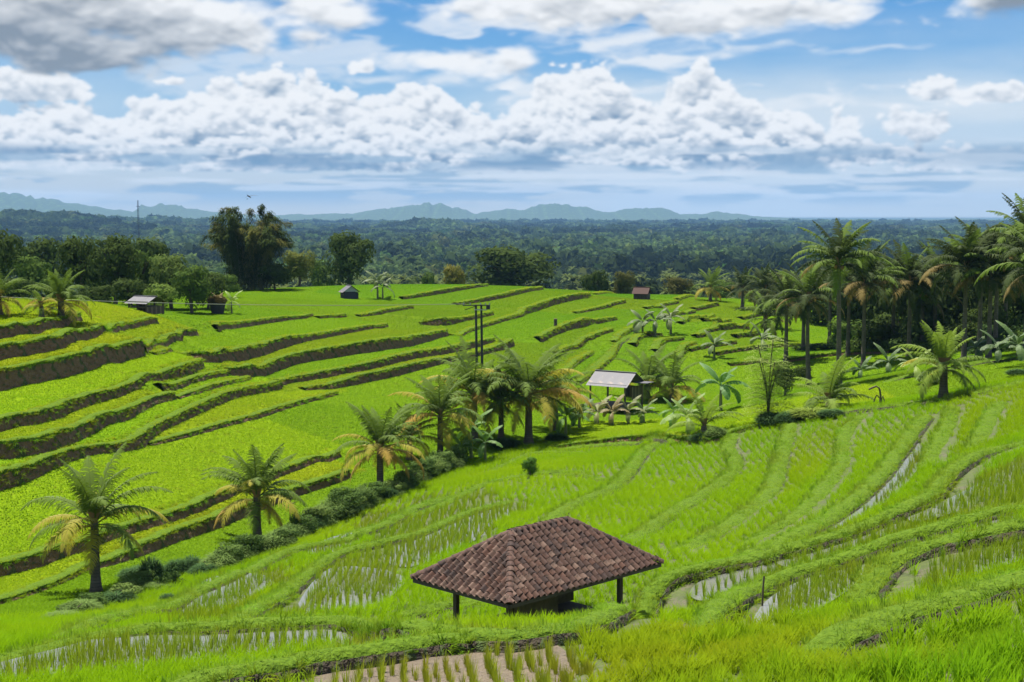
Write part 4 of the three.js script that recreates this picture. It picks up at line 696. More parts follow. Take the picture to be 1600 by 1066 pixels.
{
  const trees = [[], [], []], palms = [], R = rng(71);
  const put = (r, az, k, size) => { const a = (az - 800) / F, c = Math.hypot(1, a), x = a / c * r, z = -r / c, n = fbm(x * 0.006, z * 0.006, 321, 3), v = R(), dark = 0.45 + 1.5 * sstep(0.3, 0.75, n) + 0.6 * (v - 0.5), w = size * (0.55 + 0.75 * R() + (R() > 0.94 ? 0.6 : 0)); trees[k].push([x, plainY(r, az) + w * 0.45, z, w, R() * 6.28, 0.75 + 0.5 * R(), 0.046 * dark + (v > 0.8 ? 0.03 * R() : 0), 0.072 * dark + (v > 0.8 ? 0.04 * R() : 0), 0.02 * dark]); };
  const clear = (r, az) => { const a = (az - 800) / F * r; return fbm(a * 0.006 + 50, r * 0.004, 331, 3) > 0.61; };
  for (let r = 245; r < 6500; r += r < 1000 ? 8 : r < 2400 ? 13 : 26) {
    const s = r < 1000 ? 9 : r < 2400 ? 15 : 30, n = 2000 / F * r / s;
    for (let i = 0; i < n; i++) {
      const az = -200 + 2000 * (i + R()) / n, rr = r + (R() - 0.5) * s; if (r < 1900 && clear(rr, az)) continue;
      if (az > 320 && az < 1120 && rr < 330) continue;
      const k = r < 900 ? 0 : r < 2400 ? 1 : 2; put(rr, az, k, k === 0 ? 5.2 : k === 1 ? 8 : 13);
      if (k === 0 && R() < 0.14) { const a = (az + 4 - 800) / F, c = Math.hypot(1, a); palms.push([a / c * rr, plainY(rr, az), -rr / c, 1 + 0.5 * R(), R() * 6.28, 1, 0.1, 0.13, 0.035]); }
    }
  }
  scatter('forest', 'far wooded lowland of dark green crowns beyond the terraces', crownGeometry(401, 9, 420, 0.2), crownMat, trees[0]);
  scatter('forest', 'hazier belt of forest spreading across the plain', crownGeometry(402, 8, 150, 0.3), crownMat, trees[1]);
  scatter('forest', 'bluish distant forest towards the horizon', crownGeometry(403, 7, 70, 0.42), crownMat, trees[2]);
  const bits = []; for (let i = 0; i < 11; i++) { const r = rng(450 + i), P = [], N = [], I = []; bladeInto(P, N, I, 0, 8, 0, i * 0.571 + r(), 3.6, 0.5 + r() * 0.7, 1.5, 0.9, 4); bits.push(bufferOf(P, N, I)); }
  const tr = new THREE.CylinderGeometry(0.12, 0.2, 8, 5); tr.translate(0, 4, 0); tr.deleteAttribute('uv'); bits.push(tr);
  scatter('forest', 'distant palms standing out of the forest canopy', mergeGeometries(bits), crownMat, palms);
}
// ---------- trees, bamboo, bananas and shrubs ----------
const woodMat = new THREE.MeshStandardMaterial({ map: barkTex, color: new THREE.Color(0.8, 0.75, 0.7), roughness: 1 });
const CROWNS = [crownGeometry(501, 16, 3400, 0.065), crownGeometry(502, 20, 3400, 0.065, 0.95), crownGeometry(503, 13, 2800, 0.07, 0.7)];
const leafColours = {}; const leafy = (c, t = 0.4) => leafColours[c + t] ??= leafMat(c, t);
function branchy(h, r0, seed, spread) {          // a trunk with a few limbs
  const r = rng(seed), parts = []; const rod = (a, b, ra, rb) => { const d = b.clone().sub(a), g = new THREE.CylinderGeometry(rb, ra, d.length(), 7, 1); g.translate(0, d.length() / 2, 0); g.applyQuaternion(new THREE.Quaternion().setFromUnitVectors(new THREE.Vector3(0, 1, 0), d.normalize())); g.translate(a.x, a.y, a.z); parts.push(g); };
  const top = new THREE.Vector3((r() - 0.5) * 0.15 * h, h * 0.5, (r() - 0.5) * 0.15 * h); rod(new THREE.Vector3(0, -0.3, 0), top, r0, r0 * 0.7);
  for (let i = 0; i < 6; i++) { const a = i * 1.05 + r(); rod(top.clone().multiplyScalar(0.75 + 0.25 * r()), new THREE.Vector3(Math.cos(a) * spread * (0.4 + 0.4 * r()), h * (0.68 + 0.25 * r()), Math.sin(a) * spread * (0.4 + 0.4 * r())), r0 * 0.45, r0 * 0.14); }
  return mergeGeometries(parts);
}
function tree(p, o) {
  const { h = 6, w = 5, colour = [0.07, 0.11, 0.025], seed = 1, k = 0, label, name = 'tree', cat = 'tree', low = 0.06, grp } = o;
  const t = group(name, p); tag(t, label, cat, grp); mesh('trunk', branchy(h, 0.03 * h + 0.05, seed, w * 0.5), woodMat, t);
  const c = mesh('crown', CROWNS[k], leafy(colour), t), half = h * (1 - low) / 2; c.scale.set(w / 2 * 1.15, half * 1.18, w / 2 * 1.15); c.position.y = h * low + half; c.rotation.y = seed * 1.7;
  return t;
}
// px, foot, top, width in photo pixels, metres ahead
const treePx = (px, foot, top, wide, d, o) => { const a = at(px, foot, d), g = height(a.x, a.z); const p = new THREE.Vector3(a.x, Math.min(g, a.y), a.z); return tree(p, { h: at(px, top, d).y - p.y, w: wide * d / F, ...o }); };
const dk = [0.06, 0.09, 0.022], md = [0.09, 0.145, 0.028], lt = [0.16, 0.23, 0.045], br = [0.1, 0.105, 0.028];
treePx(90, 482, 432, 60, 132, { seed: 41, k: 2, colour: md, label: 'low green bush right behind the far left golden palm' });
treePx(205, 480, 436, 66, 134, { seed: 42, k: 0, colour: dk, label: 'dark bush rising straight behind the left shed roof' });
treePx(324, 476, 430, 60, 140, { seed: 43, k: 1, colour: dk, label: 'dark bush behind the tapered tub' });
treePx(345, 462, 424, 56, 160, { seed: 44, k: 2, colour: md, label: 'green bush at the near left foot of the bamboo' });
treePx(430, 452, 412, 60, 188, { seed: 45, k: 0, colour: dk, label: 'dark bush under the right side of the bamboo' });
treePx(60, 440, 380, 90, 190, { seed: 46, k: 1, colour: dk, label: 'dark tree crown far behind the golden palm at the left' });
treePx(230, 440, 372, 80, 185, { seed: 47, k: 0, colour: [0.075, 0.11, 0.03], label: 'dusky tree standing behind the row, above the left shed' });
treePx(-10, 470, 362, 90, 150, { seed: 3, k: 1, colour: dk, label: 'dark tree cut by the left edge behind the terraces' });
treePx(52, 470, 398, 70, 160, { seed: 4, k: 2, colour: md, label: 'low green tree behind the golden palm at the far left' });
treePx(128, 476, 370, 78, 142, { seed: 5, k: 0, colour: dk, label: 'tall dark tree behind the far left golden palm, left end of the tree row' });
treePx(180, 474, 376, 80, 140, { seed: 6, k: 1, colour: dk, label: 'dark rounded tree above the left shed' });
treePx(226, 474, 388, 74, 146, { seed: 7, k: 2, colour: md, label: 'mid-green tree with pale top leaves right behind the left shed' });
treePx(268, 476, 398, 70, 138, { seed: 8, k: 0, colour: [0.12, 0.17, 0.04], label: 'lighter green tree between the left shed and the bamboo' });
treePx(300, 474, 420, 60, 134, { seed: 9, k: 1, colour: md, label: 'bushy green tree at the foot of the bamboo, left side' });
treePx(250, 480, 442, 54, 128, { seed: 10, k: 2, colour: lt, label: 'low leafy bush just right of the left shed' });
treePx(150, 484, 446, 60, 126, { seed: 11, k: 0, colour: dk, label: 'low dark bush left of the left shed' });
treePx(20, 488, 440, 70, 128, { seed: 12, k: 1, colour: dk, label: 'dark bush behind the top left brown bank' });
treePx(468, 448, 392, 54, 205, { seed: 13, k: 0, colour: [0.15, 0.17, 0.04], label: 'yellowish tree at the right foot of the bamboo' });
treePx(546, 442, 370, 76, 225, { seed: 14, k: 1, colour: dk, label: 'broad dark tree behind the small dark hut' });
treePx(500, 444, 404, 46, 230, { seed: 15, k: 2, colour: md, label: 'small green tree between the bamboo and the broad dark tree' });
treePx(709, 440, 414, 38, 226, { seed: 16, k: 0, colour: [0.2, 0.19, 0.04], label: 'small yellow-brown tree on the far terrace rim at the centre' });
treePx(668, 440, 424, 26, 228, { seed: 17, k: 2, colour: md, label: 'small green bush on the far rim left of the yellow-brown tree' });
treePx(800, 440, 392, 130, 262, { seed: 18, k: 1, colour: dk, label: 'wide dark tree group beyond the rim at the centre' });
treePx(1425, 560, 424, 96, 140, { seed: 19, k: 1, colour: dk, label: 'round shady dark tree between the tall pair and the dense grove' });
treePx(1380, 548, 440, 70, 155, { seed: 20, k: 0, colour: [0.075, 0.11, 0.03], label: 'dusky tree behind the fruit palm' });
treePx(1560, 556, 440, 110, 132, { seed: 21, k: 2, colour: dk, label: 'dark undergrowth tree filling the right side of the grove' });
treePx(1490, 552, 468, 80, 138, { seed: 22, k: 0, colour: dk, label: 'dark undergrowth tree under the large grove palm' });
treePx(1340, 530, 452, 80, 172, { seed: 23, k: 1, colour: md, label: 'green tree behind the pair of tall trunks' });
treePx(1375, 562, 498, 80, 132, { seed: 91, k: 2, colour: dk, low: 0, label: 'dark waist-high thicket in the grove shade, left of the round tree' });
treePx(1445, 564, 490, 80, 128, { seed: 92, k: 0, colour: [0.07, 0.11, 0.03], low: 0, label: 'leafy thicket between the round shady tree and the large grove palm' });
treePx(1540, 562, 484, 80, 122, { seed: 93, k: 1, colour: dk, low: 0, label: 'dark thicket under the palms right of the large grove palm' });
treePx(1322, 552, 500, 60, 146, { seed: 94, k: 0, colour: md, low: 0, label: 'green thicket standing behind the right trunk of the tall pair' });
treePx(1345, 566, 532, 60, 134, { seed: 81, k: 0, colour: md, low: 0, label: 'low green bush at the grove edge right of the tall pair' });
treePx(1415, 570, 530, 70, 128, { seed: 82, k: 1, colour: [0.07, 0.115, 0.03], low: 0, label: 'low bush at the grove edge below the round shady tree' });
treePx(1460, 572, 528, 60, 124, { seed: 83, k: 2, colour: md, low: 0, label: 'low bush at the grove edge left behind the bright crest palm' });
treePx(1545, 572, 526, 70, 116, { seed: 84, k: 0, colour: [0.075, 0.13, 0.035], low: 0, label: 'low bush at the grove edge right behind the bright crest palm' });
treePx(1605, 566, 520, 70, 112, { seed: 85, k: 1, colour: md, low: 0, label: 'low bush at the grove edge cut by the right border' });
treePx(1275, 560, 534, 70, 140, { seed: 86, k: 2, colour: [0.08, 0.12, 0.035], low: 0, label: 'low dark hedge-like bush crossing the green field behind the tall pair' });
treePx(1355, 552, 418, 90, 150, { seed: 51, k: 0, colour: dk, label: 'dark tree filling the gap right of the tall pair' });
treePx(1460, 560, 430, 90, 136, { seed: 52, k: 2, colour: dk, label: 'dark tree at the left flank of the large grove palm' });
treePx(1525, 556, 424, 100, 134, { seed: 53, k: 1, colour: [0.05, 0.075, 0.02], label: 'very dark tree right behind the large grove palm' });
treePx(1600, 556, 420, 110, 128, { seed: 54, k: 0, colour: dk, label: 'dark tree at the right edge behind the tallest palm' });
treePx(1395, 566, 488, 70, 138, { seed: 55, k: 2, colour: dk, label: 'dark shrubby tree at the foot of the round shady tree' });
treePx(1510, 572, 510, 90, 122, { seed: 56, k: 1, colour: dk, label: 'dark undergrowth bush right behind the bright crest palm' });
treePx(1570, 566, 508, 90, 118, { seed: 57, k: 0, colour: [0.07, 0.12, 0.035], label: 'green undergrowth bush near the right edge of the grove' });
treePx(1290, 526, 440, 90, 180, { seed: 58, k: 1, colour: dk, label: 'dusky tree behind the left tall trunk' });
treePx(1186, 500, 452, 60, 205, { seed: 59, k: 2, colour: [0.1, 0.12, 0.03], label: 'olive bush at the left end of the palm grove' });
treePx(1230, 512, 462, 66, 190, { seed: 24, k: 2, colour: [0.1, 0.13, 0.035], label: 'olive tree behind the leftmost tall palm' });
treePx(1130, 470, 440, 50, 222, { seed: 25, k: 0, colour: md, label: 'green bush at the far right rim of the terraces' });
treePx(1060, 462, 436, 46, 224, { seed: 26, k: 1, colour: [0.1, 0.1, 0.03], label: 'brownish bush right of the red-roofed hut' });
treePx(930, 444, 420, 44, 232, { seed: 27, k: 2, colour: dk, label: 'dark bush on the rim left of the red-roofed hut' });
treePx(975, 446, 424, 40, 232, { seed: 28, k: 0, colour: br, label: 'brown-green bush right behind the rim near the red-roofed hut' });
treePx(1210, 470, 430, 54, 210, { seed: 32, k: 1, colour: [0.12, 0.13, 0.035], label: 'pale olive tree at the left rear of the palm grove' });
treePx(1300, 480, 440, 60, 200, { seed: 33, k: 0, colour: md, label: 'green tree far behind the tallest palm of the pair' });
treePx(1255, 596, 572, 30, 122, { seed: 29, k: 0, colour: dk, name: 'shrub', cat: 'shrub', low: 0.1, label: 'dark round shrub at the foot of the left tall trunk' });
treePx(1226, 618, 576, 38, 104, { seed: 30, k: 1, colour: dk, name: 'shrub', cat: 'shrub', low: 0.1, label: 'dark upright shrub right of the airy tree' });
treePx(828, 742, 717, 25, 72, { seed: 31, k: 1, colour: [0.1, 0.2, 0.03], name: 'shrub', cat: 'shrub', low: 0.02, label: 'small ball-shaped bush alone in the middle rice field' });
// bamboo: many culms that arch out under feathery plumes
{
  const p = gy(388, 452); p.z = -190; p.x = ray(388, 452)[0] * 190; p.y = height(p.x, p.z) - 0.2;
  const t = group('bamboo_clump', p); tag(t, 'huge dark bamboo clump with feathery drooping tips, tallest thing on the left', 'bamboo');
  const r = rng(601), culms = [], LP = [], LN = [], LI = [], LP2 = [], LN2 = [], LI2 = [];
  for (let i = 0; i < 84; i++) {
    const a = r() * 6.283, out = 0.6 + 5.4 * Math.sqrt(r()), hh = 13.4 * (1 - 0.3 * (out / 6) ** 2) * (0.66 + 0.36 * r()), pts = [], b0 = r() * 3.0;
    for (let k = 0; k <= 10; k++) { const s = k / 10, q = b0 + (out - b0) * Math.pow(s, 1.7) * 1.15, drop = Math.pow(Math.max(0, s - 0.72) / 0.28, 2) * (0.5 + 1.3 * r()); pts.push(new THREE.Vector3(Math.cos(a) * q, hh * Math.sin(Math.min(1, s) * 1.45) - drop, Math.sin(a) * q)); }
    const c = new THREE.CatmullRomCurve3(pts); if (i % 2 === 0) culms.push(new THREE.TubeGeometry(c, 10, 0.06, 5));
    const gold = r() < 0.3, [P, N, I] = gold ? [LP2, LN2, LI2] : [LP, LN, LI];
    for (let k = 0; k < 420; k++) {
      const s = 0.06 + 0.94 * Math.pow(r(), 0.7), q = c.getPoint(s), sp = 1.15 * (1.1 - s * 0.75), x = q.x + (r() + r() - 1) * sp, y = q.y + (r() + r() - 1.15) * sp, z = q.z + (r() + r() - 1) * sp;
      bladeInto(P, N, I, x, y, z, a + (r() - 0.5) * 2.6, 0.42 + 0.3 * r(), 1.5 + r() * 0.9, 0.9, 0.1, 2);
    }
  }
  mesh('culms', mergeGeometries(culms), new THREE.MeshStandardMaterial({ color: new THREE.Color(0.1, 0.11, 0.04), roughness: 0.7 }), t).userData.kind = 'stuff';
  const f1 = mesh('foliage', bufferOf(LP, LN, LI), leafy([0.06, 0.085, 0.022], 0.4), t), f2 = mesh('foliage', bufferOf(LP2, LN2, LI2), leafy([0.14, 0.14, 0.035], 0.4), t); f2.userData.label = 'golden olive plumes';
}
// banana plants: a fleshy stem and big torn leaves
function bananaLeaf(seed, L, up, droop, w) {
  const r = rng(seed), P = [], UV = [], I = [], n = 12; let x = 0, y = 0, a = up; const pts = [];
  for (let i = 0; i <= n; i++) { pts.push([x, y, a]); x += Math.cos(a) * L / n; y += Math.sin(a) * L / n; a -= droop / n; }
  for (let i = 2; i < n; i++) for (const s of [-1, 1]) {
    const [x0, y0, a0] = pts[i], [x1, y1] = pts[i + 1], wd = (t) => w * Math.pow(Math.sin(Math.PI * clamp((t - 0.12) / 0.9, 0.02, 1)), 0.6), tear = r() < 0.3 ? 0.12 : 0.02, w0 = wd(i / n) * (0.9 + 0.2 * r()), w1 = wd((i + 1) / n) * (0.9 + 0.2 * r()) * (i + 1 === n ? 0.1 : 1), fold = -0.28 - 0.3 * r(), k = P.length / 3;
    P.push(x0, y0, 0, x1, y1, 0, lerp(x0, x1, tear), y0 + fold * w0 * 0.4 + 0.06 * w0, s * w0 * 0.55, lerp(x1, x0, tear), y1 + fold * w1 * 0.4 + 0.06 * w1, s * w1 * 0.55, lerp(x0, x1, tear) + 0.04, y0 + fold * w0, s * w0, lerp(x1, x0, tear) + 0.04, y1 + fold * w1, s * w1);
    I.push(k, k + 1, k + 2, k + 1, k + 3, k + 2, k + 2, k + 3, k + 4, k + 3, k + 5, k + 4);
  }
  for (let i = 0; i < n; i++) { const k = P.length / 3, h = 0.035 * (1 - i / n * 0.7); P.push(pts[i][0], pts[i][1] + h, 0, pts[i][0], pts[i][1], -h, pts[i][0], pts[i][1], h, pts[i + 1][0], pts[i + 1][1] + h * 0.9, 0, pts[i + 1][0], pts[i + 1][1], -h * 0.9, pts[i + 1][0], pts[i + 1][1], h * 0.9); I.push(k, k + 3, k + 1, k + 1, k + 3, k + 4, k, k + 2, k + 3, k + 2, k + 5, k + 3); }
  return bufferOf(P, null, I);
}
const BL = [0, 1, 2, 3, 4, 5].map((i) => bananaLeaf(700 + i, 1.9, 1.35 - i * 0.2, 1.1 + i * 0.22, 0.27));
const stemG = new THREE.CylinderGeometry(0.07, 0.13, 1, 9, 3), stemMat = new THREE.MeshStandardMaterial({ color: new THREE.Color(0.16, 0.17, 0.06), roughness: 0.7 });
function banana(p, o) {
  const { h = 1.4, n = 8, size = 1, seed = 1, colour = [0.12, 0.24, 0.035], label, grp } = o, t = group('banana_plant', p), r = rng(seed); tag(t, label, 'banana plant', grp);
  const s = mesh('stem', stemG, stemMat, t); s.scale.set(size, h, size); s.position.y = h / 2 - 0.1;
  const m = leafy(colour, 0.45); m.roughness = 0.6; m.specularIntensity = 0.5;
  for (let i = 0; i < n; i++) { const f = mesh('leaf', BL[Math.min(5, Math.floor(i / n * 6))], m, t); f.position.y = h - 0.14; f.rotation.set((r() - 0.5) * 0.3, i * 2.4 + r() * 0.6, (r() - 0.5) * 0.25); f.rotation.order = 'YXZ'; f.scale.setScalar(size * (0.8 + 0.4 * r())); }
  return t;
}
banana(gy(736, 716), { seed: 1, h: 1.7, size: 0.95, label: 'banana plant with dark upright leaves right of the long golden frond' });
banana(gy(758, 722), { seed: 2, h: 1.3, size: 0.85, label: 'lower banana plant at the front of the clump by the fourth palm' });
banana(gy(722, 724), { seed: 3, h: 1.0, size: 0.75, colour: [0.16, 0.27, 0.05], label: 'small pale banana plant beside the hedge end' });
banana(gy(884, 678), { seed: 4, h: 1.2, size: 0.9, label: 'banana plant in the shade right of the big centre palm' });
banana(gy(905, 668), { seed: 5, h: 1.0, size: 0.85, colour: [0.1, 0.18, 0.04], label: 'dim banana plant at the left end of the garden below the hut' });
banana(gy(1126, 642), { seed: 6, h: 1.9, size: 1.15, n: 9, colour: [0.1, 0.22, 0.045], label: 'single banana plant with wide blue-green leaves against the green field' });
banana(gy(1074, 676), { seed: 7, h: 0.9, size: 0.9, colour: [0.2, 0.3, 0.05], label: 'yellow-green banana plant left of the bright young palm' });
banana(gy(1052, 668), { seed: 8, h: 1.1, size: 0.75, label: 'thin-stemmed banana plant at the field corner' });
banana(gy(934, 662), { seed: 9, h: 0.9, size: 0.85, colour: [0.24, 0.25, 0.08], label: 'yellowed banana plant in the garden under the hut\'s left post' });
banana(gy(957, 664), { seed: 10, h: 1.0, size: 0.8, colour: [0.26, 0.21, 0.08], label: 'brownish withered banana plant in the garden before the hut' });
banana(gy(982, 662), { seed: 11, h: 1.0, size: 0.8, colour: [0.2, 0.22, 0.07], label: 'olive banana plant in the garden, below the hut\'s right side' });
banana(gy(1006, 660), { seed: 12, h: 0.7, size: 0.7, colour: [0.14, 0.2, 0.05], label: 'low green banana plant at the right end of the garden' });
banana(gy(1004, 524), { seed: 13, h: 1.5, size: 1.15, colour: [0.12, 0.17, 0.05], label: 'leftmost banana plant of the cluster on the far middle terrace' });
banana(gy(1024, 526), { seed: 14, h: 1.7, size: 1.15, colour: [0.13, 0.18, 0.06], label: 'middle banana plant of the cluster on the far middle terrace' });
banana(gy(1048, 522), { seed: 15, h: 1.8, size: 1.2, colour: [0.18, 0.22, 0.08], label: 'pale tall banana plant at the right of the far middle cluster' });
banana(gy(1116, 560), { seed: 16, h: 1.3, size: 1.05, colour: [0.12, 0.18, 0.045], label: 'spiky banana plant alone by the far right curved banks' });
banana(gy(590, 467), { seed: 17, h: 2.2, size: 1.2, n: 7, colour: [0.14, 0.19, 0.06], label: 'tall ragged banana plant right beside the small dark hut' });
banana(gy(598, 468), { seed: 18, h: 1.6, size: 1.1, n: 6, colour: [0.12, 0.16, 0.05], label: 'ragged lower banana plant at the right of the pair by the small dark hut' });
banana(gy(362, 490), { seed: 19, h: 1.2, size: 0.8, n: 7, colour: [0.26, 0.36, 0.06], label: 'bright yellow-green banana plant right of the dark tub' });
banana(gy(1388, 582), { seed: 20, h: 0.9, size: 1.0, colour: [0.1, 0.17, 0.04], label: 'dark leafy banana plant below the fruit palm' });
banana(gy(1430, 588), { seed: 21, h: 0.8, size: 1.0, colour: [0.26, 0.36, 0.05], label: 'glowing yellow-green banana plant left of the bright crest palm' });
banana(gy(1560, 566), { seed: 22, h: 1.0, size: 1.0, colour: [0.09, 0.15, 0.045], label: 'dark banana plant at the grove edge above the yellow field' });
banana(gy(1590, 562), { seed: 23, h: 1.1, size: 1.1, colour: [0.12, 0.2, 0.05], label: 'banana plant at the right edge under the tallest palm' });
banana(gy(1525, 562), { seed: 24, h: 0.9, size: 0.95, colour: [0.09, 0.15, 0.04], label: 'banana plant in the grove shade right of the bright crest palm' });
banana(gy(1346, 590), { seed: 25, h: 0.7, size: 0.8, colour: [0.1, 0.18, 0.04], label: 'small banana plant on the green field right of the tall pair' });
banana(gy(1190, 548), { seed: 26, h: 1.2, size: 1.1, colour: [0.13, 0.19, 0.05], label: 'banana plant below the leaning dark palm' });
// the pale arching shrubs of the hedge
function mound(seed, blades, colourless) { const r = rng(seed), P = [], N = [], I = []; for (let i = 0; i < blades; i++) { const a = r() * 6.283, q = Math.sqrt(r()) * 0.5, up = Math.sqrt(1 - Math.min(1, q * q * 3.4)); const y = up * 0.75 * (0.35 + 0.65 * r()); bladeInto(P, N, I, Math.cos(a) * q, y * 0.8, Math.sin(a) * q, a + (r() - 0.5) * 2, 0.2 + 0.18 * r(), 0.4 + 0.9 * r(), 1.4, 0.034, 2); } return bufferOf(P, N, I); }
const MOUNDS = [mound(801, 1700), mound(802, 1700), mound(803, 1600)];
const pale = leafy([0.19, 0.28, 0.075], 0.42), deep = leafy([0.08, 0.15, 0.05], 0.4), stalkMat = new THREE.MeshStandardMaterial({ color: new THREE.Color(0.1, 0.08, 0.05), roughness: 1 });
function shrub(px, py, w, h, k, m, label, grp) {
  const t = group('shrub', gy(px, py), k * 2.1 + px); tag(t, label, 'shrub', grp);
  const f = mesh('foliage', MOUNDS[k % 3], m, t); f.scale.set(w, h, w); const s = []; for (let i = 0; i < 5; i++) { const c = new THREE.CylinderGeometry(0.012, 0.02, h * 0.6, 5); c.translate(0, h * 0.3, 0); c.rotateZ((i - 2) * 0.2); c.rotateY(i * 1.3); s.push(c); } mesh('stems', mergeGeometries(s), stalkMat, t);
  return t;
}
const hedge = [[128, 962, 1.2, 0.7], [182, 946, 1.2, 0.8], [205, 925, 1.2, 0.8], [345, 893, 1.5, 1.2], [374, 878, 1.4, 1.2], [432, 862, 1.5, 1.2], [458, 846, 1.4, 1.3], [484, 832, 1.6, 1.5], [524, 815, 1.9, 1.7], [556, 800, 1.6, 1.4], [574, 790, 1.5, 1.2], [622, 772, 1.7, 1.4], [648, 755, 1.7, 1.4], [676, 742, 1.7, 1.5], [702, 733, 1.6, 1.3], [96, 972, 1.1, 0.6], [408, 868, 1.3, 0.9], [322, 900, 1.2, 0.7], [250, 922, 1.1, 0.6], [504, 824, 1.5, 1.2], [540, 808, 1.5, 1.3], [600, 782, 1.5, 1.1], [662, 749, 1.5, 1.2]];
const NTH = ['first', 'second', 'third', 'fourth', 'fifth', 'sixth', 'seventh', 'eighth', 'ninth', 'tenth', 'eleventh', 'twelfth', 'thirteenth', 'fourteenth', 'fifteenth', 'sixteenth', 'seventeenth', 'eighteenth', 'nineteenth', 'twentieth', 'twenty-first', 'twenty-second', 'twenty-third'];
hedge.sort((p, q) => p[0] - q[0]);
const along = (i, kind) => `${NTH[i]} ${kind} of the hedge along the dip from the near left palm`;
const leafyShrub = (px, py, w, h, i) => { const t = tree(gy(px, py), { h, w, seed: i + 60, k: i % 3, colour: [[0.13, 0.2, 0.05], [0.09, 0.15, 0.035], [0.17, 0.24, 0.06]][i % 3], name: 'shrub', cat: 'shrub', low: 0, label: along(i, ['mid-green leafy bush', 'dark leafy bush', 'light green leafy bush'][i % 3]), grp: 'hedge shrubs along the dip' }); return t; };
hedge.forEach(([x, y, w, h], i) => leafyShrub(x + 14, y - 4, w * 0.95, h * 0.85, i));
hedge.forEach(([x, y, w, h], i) => shrub(x, y, w * 0.9, h * (0.7 + 0.3 * ((i * 7) % 4) / 3), i, i % 3 === 2 ? deep : pale, along(i, i % 3 === 2 ? 'dark spiky low shrub' : 'pale spiky arching shrub'), 'hedge shrubs along the dip'));
shrub(236, 912, 0.9, 1.5, 1, deep, 'narrow dark green column-like shrub right of the near left palm');
shrub(276, 900, 0.9, 1.0, 2, deep, 'dark rounded shrub, first one right of the column-like shrub');
shrub(300, 896, 0.9, 1.0, 0, deep, 'dark shrub touching the hedge\'s left end, second one right of the column-like shrub');
shrub(262, 944, 0.5, 0.5, 1, deep, 'tiny dark shrub alone on the near grassy bund');
shrub(214, 905, 1.2, 0.7, 2, deep, 'broad low leafy shrub at the foot of the column-like shrub');
shrub(1206, 664, 1.5, 1.0, 0, deep, 'dark mound of leaves at the foot of the airy tree');
shrub(1230, 662, 1.0, 0.9, 1, deep, 'dark squat mound right of the airy tree\'s foot');
shrub(1120, 684, 1.0, 0.8, 2, pale, 'light leafy shrub right under the bright young palm');
shrub(1095, 690, 1.1, 0.6, 0, deep, 'low dark shrub at the edge of the middle field under the young palm');
shrub(1270, 652, 2.2, 0.7, 1, leafy([0.26, 0.34, 0.06], 0.45), 'spreading yellow-green shrub left of the short windswept palm');
shrub(1300, 652, 1.2, 0.6, 2, deep, 'dark shrub under the short windswept palm');
shrub(1590, 588, 1.2, 0.7, 0, deep, 'small dark shrub at the right edge on the crest');
shrub(1450, 600, 1.2, 1.2, 1, leafy([0.26, 0.36, 0.05], 0.45), 'yellow-green shrub at the left foot of the bright crest palm');
shrub(870, 690, 1.4, 0.8, 2, deep, 'dark shrub right of the big centre palm\'s trunk');
shrub(790, 700, 1.6, 0.9, 0, deep, 'dark shrub left of the big centre palm\'s trunk');
// the airy, feathery tree
{
  const p = gy(1200, 660), t = group('airy_tree', p); tag(t, 'airy light green tree with feathery sprays left of the tall palms', 'tree');
  const r = rng(901), P = [], N = [], I = [], rods = [], H = 4.6;
  for (let s = 0; s < 5; s++) {
    const a = s * 1.3, top = H * (0.7 + 0.3 * r()), c = new THREE.CatmullRomCurve3([new THREE.Vector3(0, -0.1, 0), new THREE.Vector3(Math.cos(a) * 0.15, top * 0.5, Math.sin(a) * 0.15), new THREE.Vector3(Math.cos(a) * 0.7, top, Math.sin(a) * 0.7)]); rods.push(new THREE.TubeGeometry(c, 8, 0.03, 5));
    for (let k = 0; k < 105; k++) { const u = 0.05 + 0.95 * r(), q = c.getPoint(u), b = r() * 6.283, L = 1.35 * (1.15 - u * 0.6); for (let j = 0; j < 13; j++) { const v = j / 12; bladeInto(P, N, I, q.x + Math.cos(b) * L * v, q.y + L * 0.55 * v - L * 0.5 * v * v, q.z + Math.sin(b) * L * v, b + (j % 2 ? 1 : -1) * 0.8, 0.2, 1.2 + r() * 0.5, 0.6, 0.06, 1); } }
  }
  mesh('stems', mergeGeometries(rods), stalkMat, t); mesh('sprays', bufferOf(P, N, I), leafy([0.34, 0.42, 0.12], 0.55), t);
}
// bare sticks and saplings
function twig(name, label, cat, p, lines, r0) { const t = group(name, p); tag(t, label, cat); lines.forEach((l, i) => mesh(i ? 'branch' : 'stem', new THREE.TubeGeometry(new THREE.CatmullRomCurve3(l.map((q) => new THREE.Vector3(...q))), 8, i ? r0 * 0.6 : r0, 6), stalkMat, t)); return t; }
twig('sapling', 'bare leafless sapling with two forked branches behind the hedge', 'sapling', gy(453, 818), [[[0, -0.2, 0], [0.02, 0.7, 0], [0.03, 1.35, 0]], [[0.02, 0.75, 0], [-0.35, 1.0, 0], [-0.5, 1.15, 0.05]], [[0.03, 1.2, 0], [0.25, 1.4, 0], [0.4, 1.75, 0]], [[0.03, 1.0, 0], [0.2, 1.05, 0.1], [0.3, 1.1, 0.1]]], 0.03);
twig('stake', 'thin dark wooden stake upright in the flooded paddy at the near right', 'stake', gy(1191, 948), [[[0, -0.2, 0], [0.01, 0.3, 0], [0.03, 0.66, 0]]], 0.022);
twig('dead_plant', 'drooping dead brown plant stalks on the crest by the yellow field', 'dead plant', gy(1374, 634), [[[0, -0.1, 0], [0.05, 0.6, 0], [-0.1, 1.0, 0], [-0.55, 0.85, 0]], [[0.1, -0.1, 0], [0.15, 0.5, 0], [0.3, 0.15, 0]], [[0, 0.4, 0], [-0.15, 0.55, 0.05], [-0.3, 0.2, 0.05]]], 0.05);
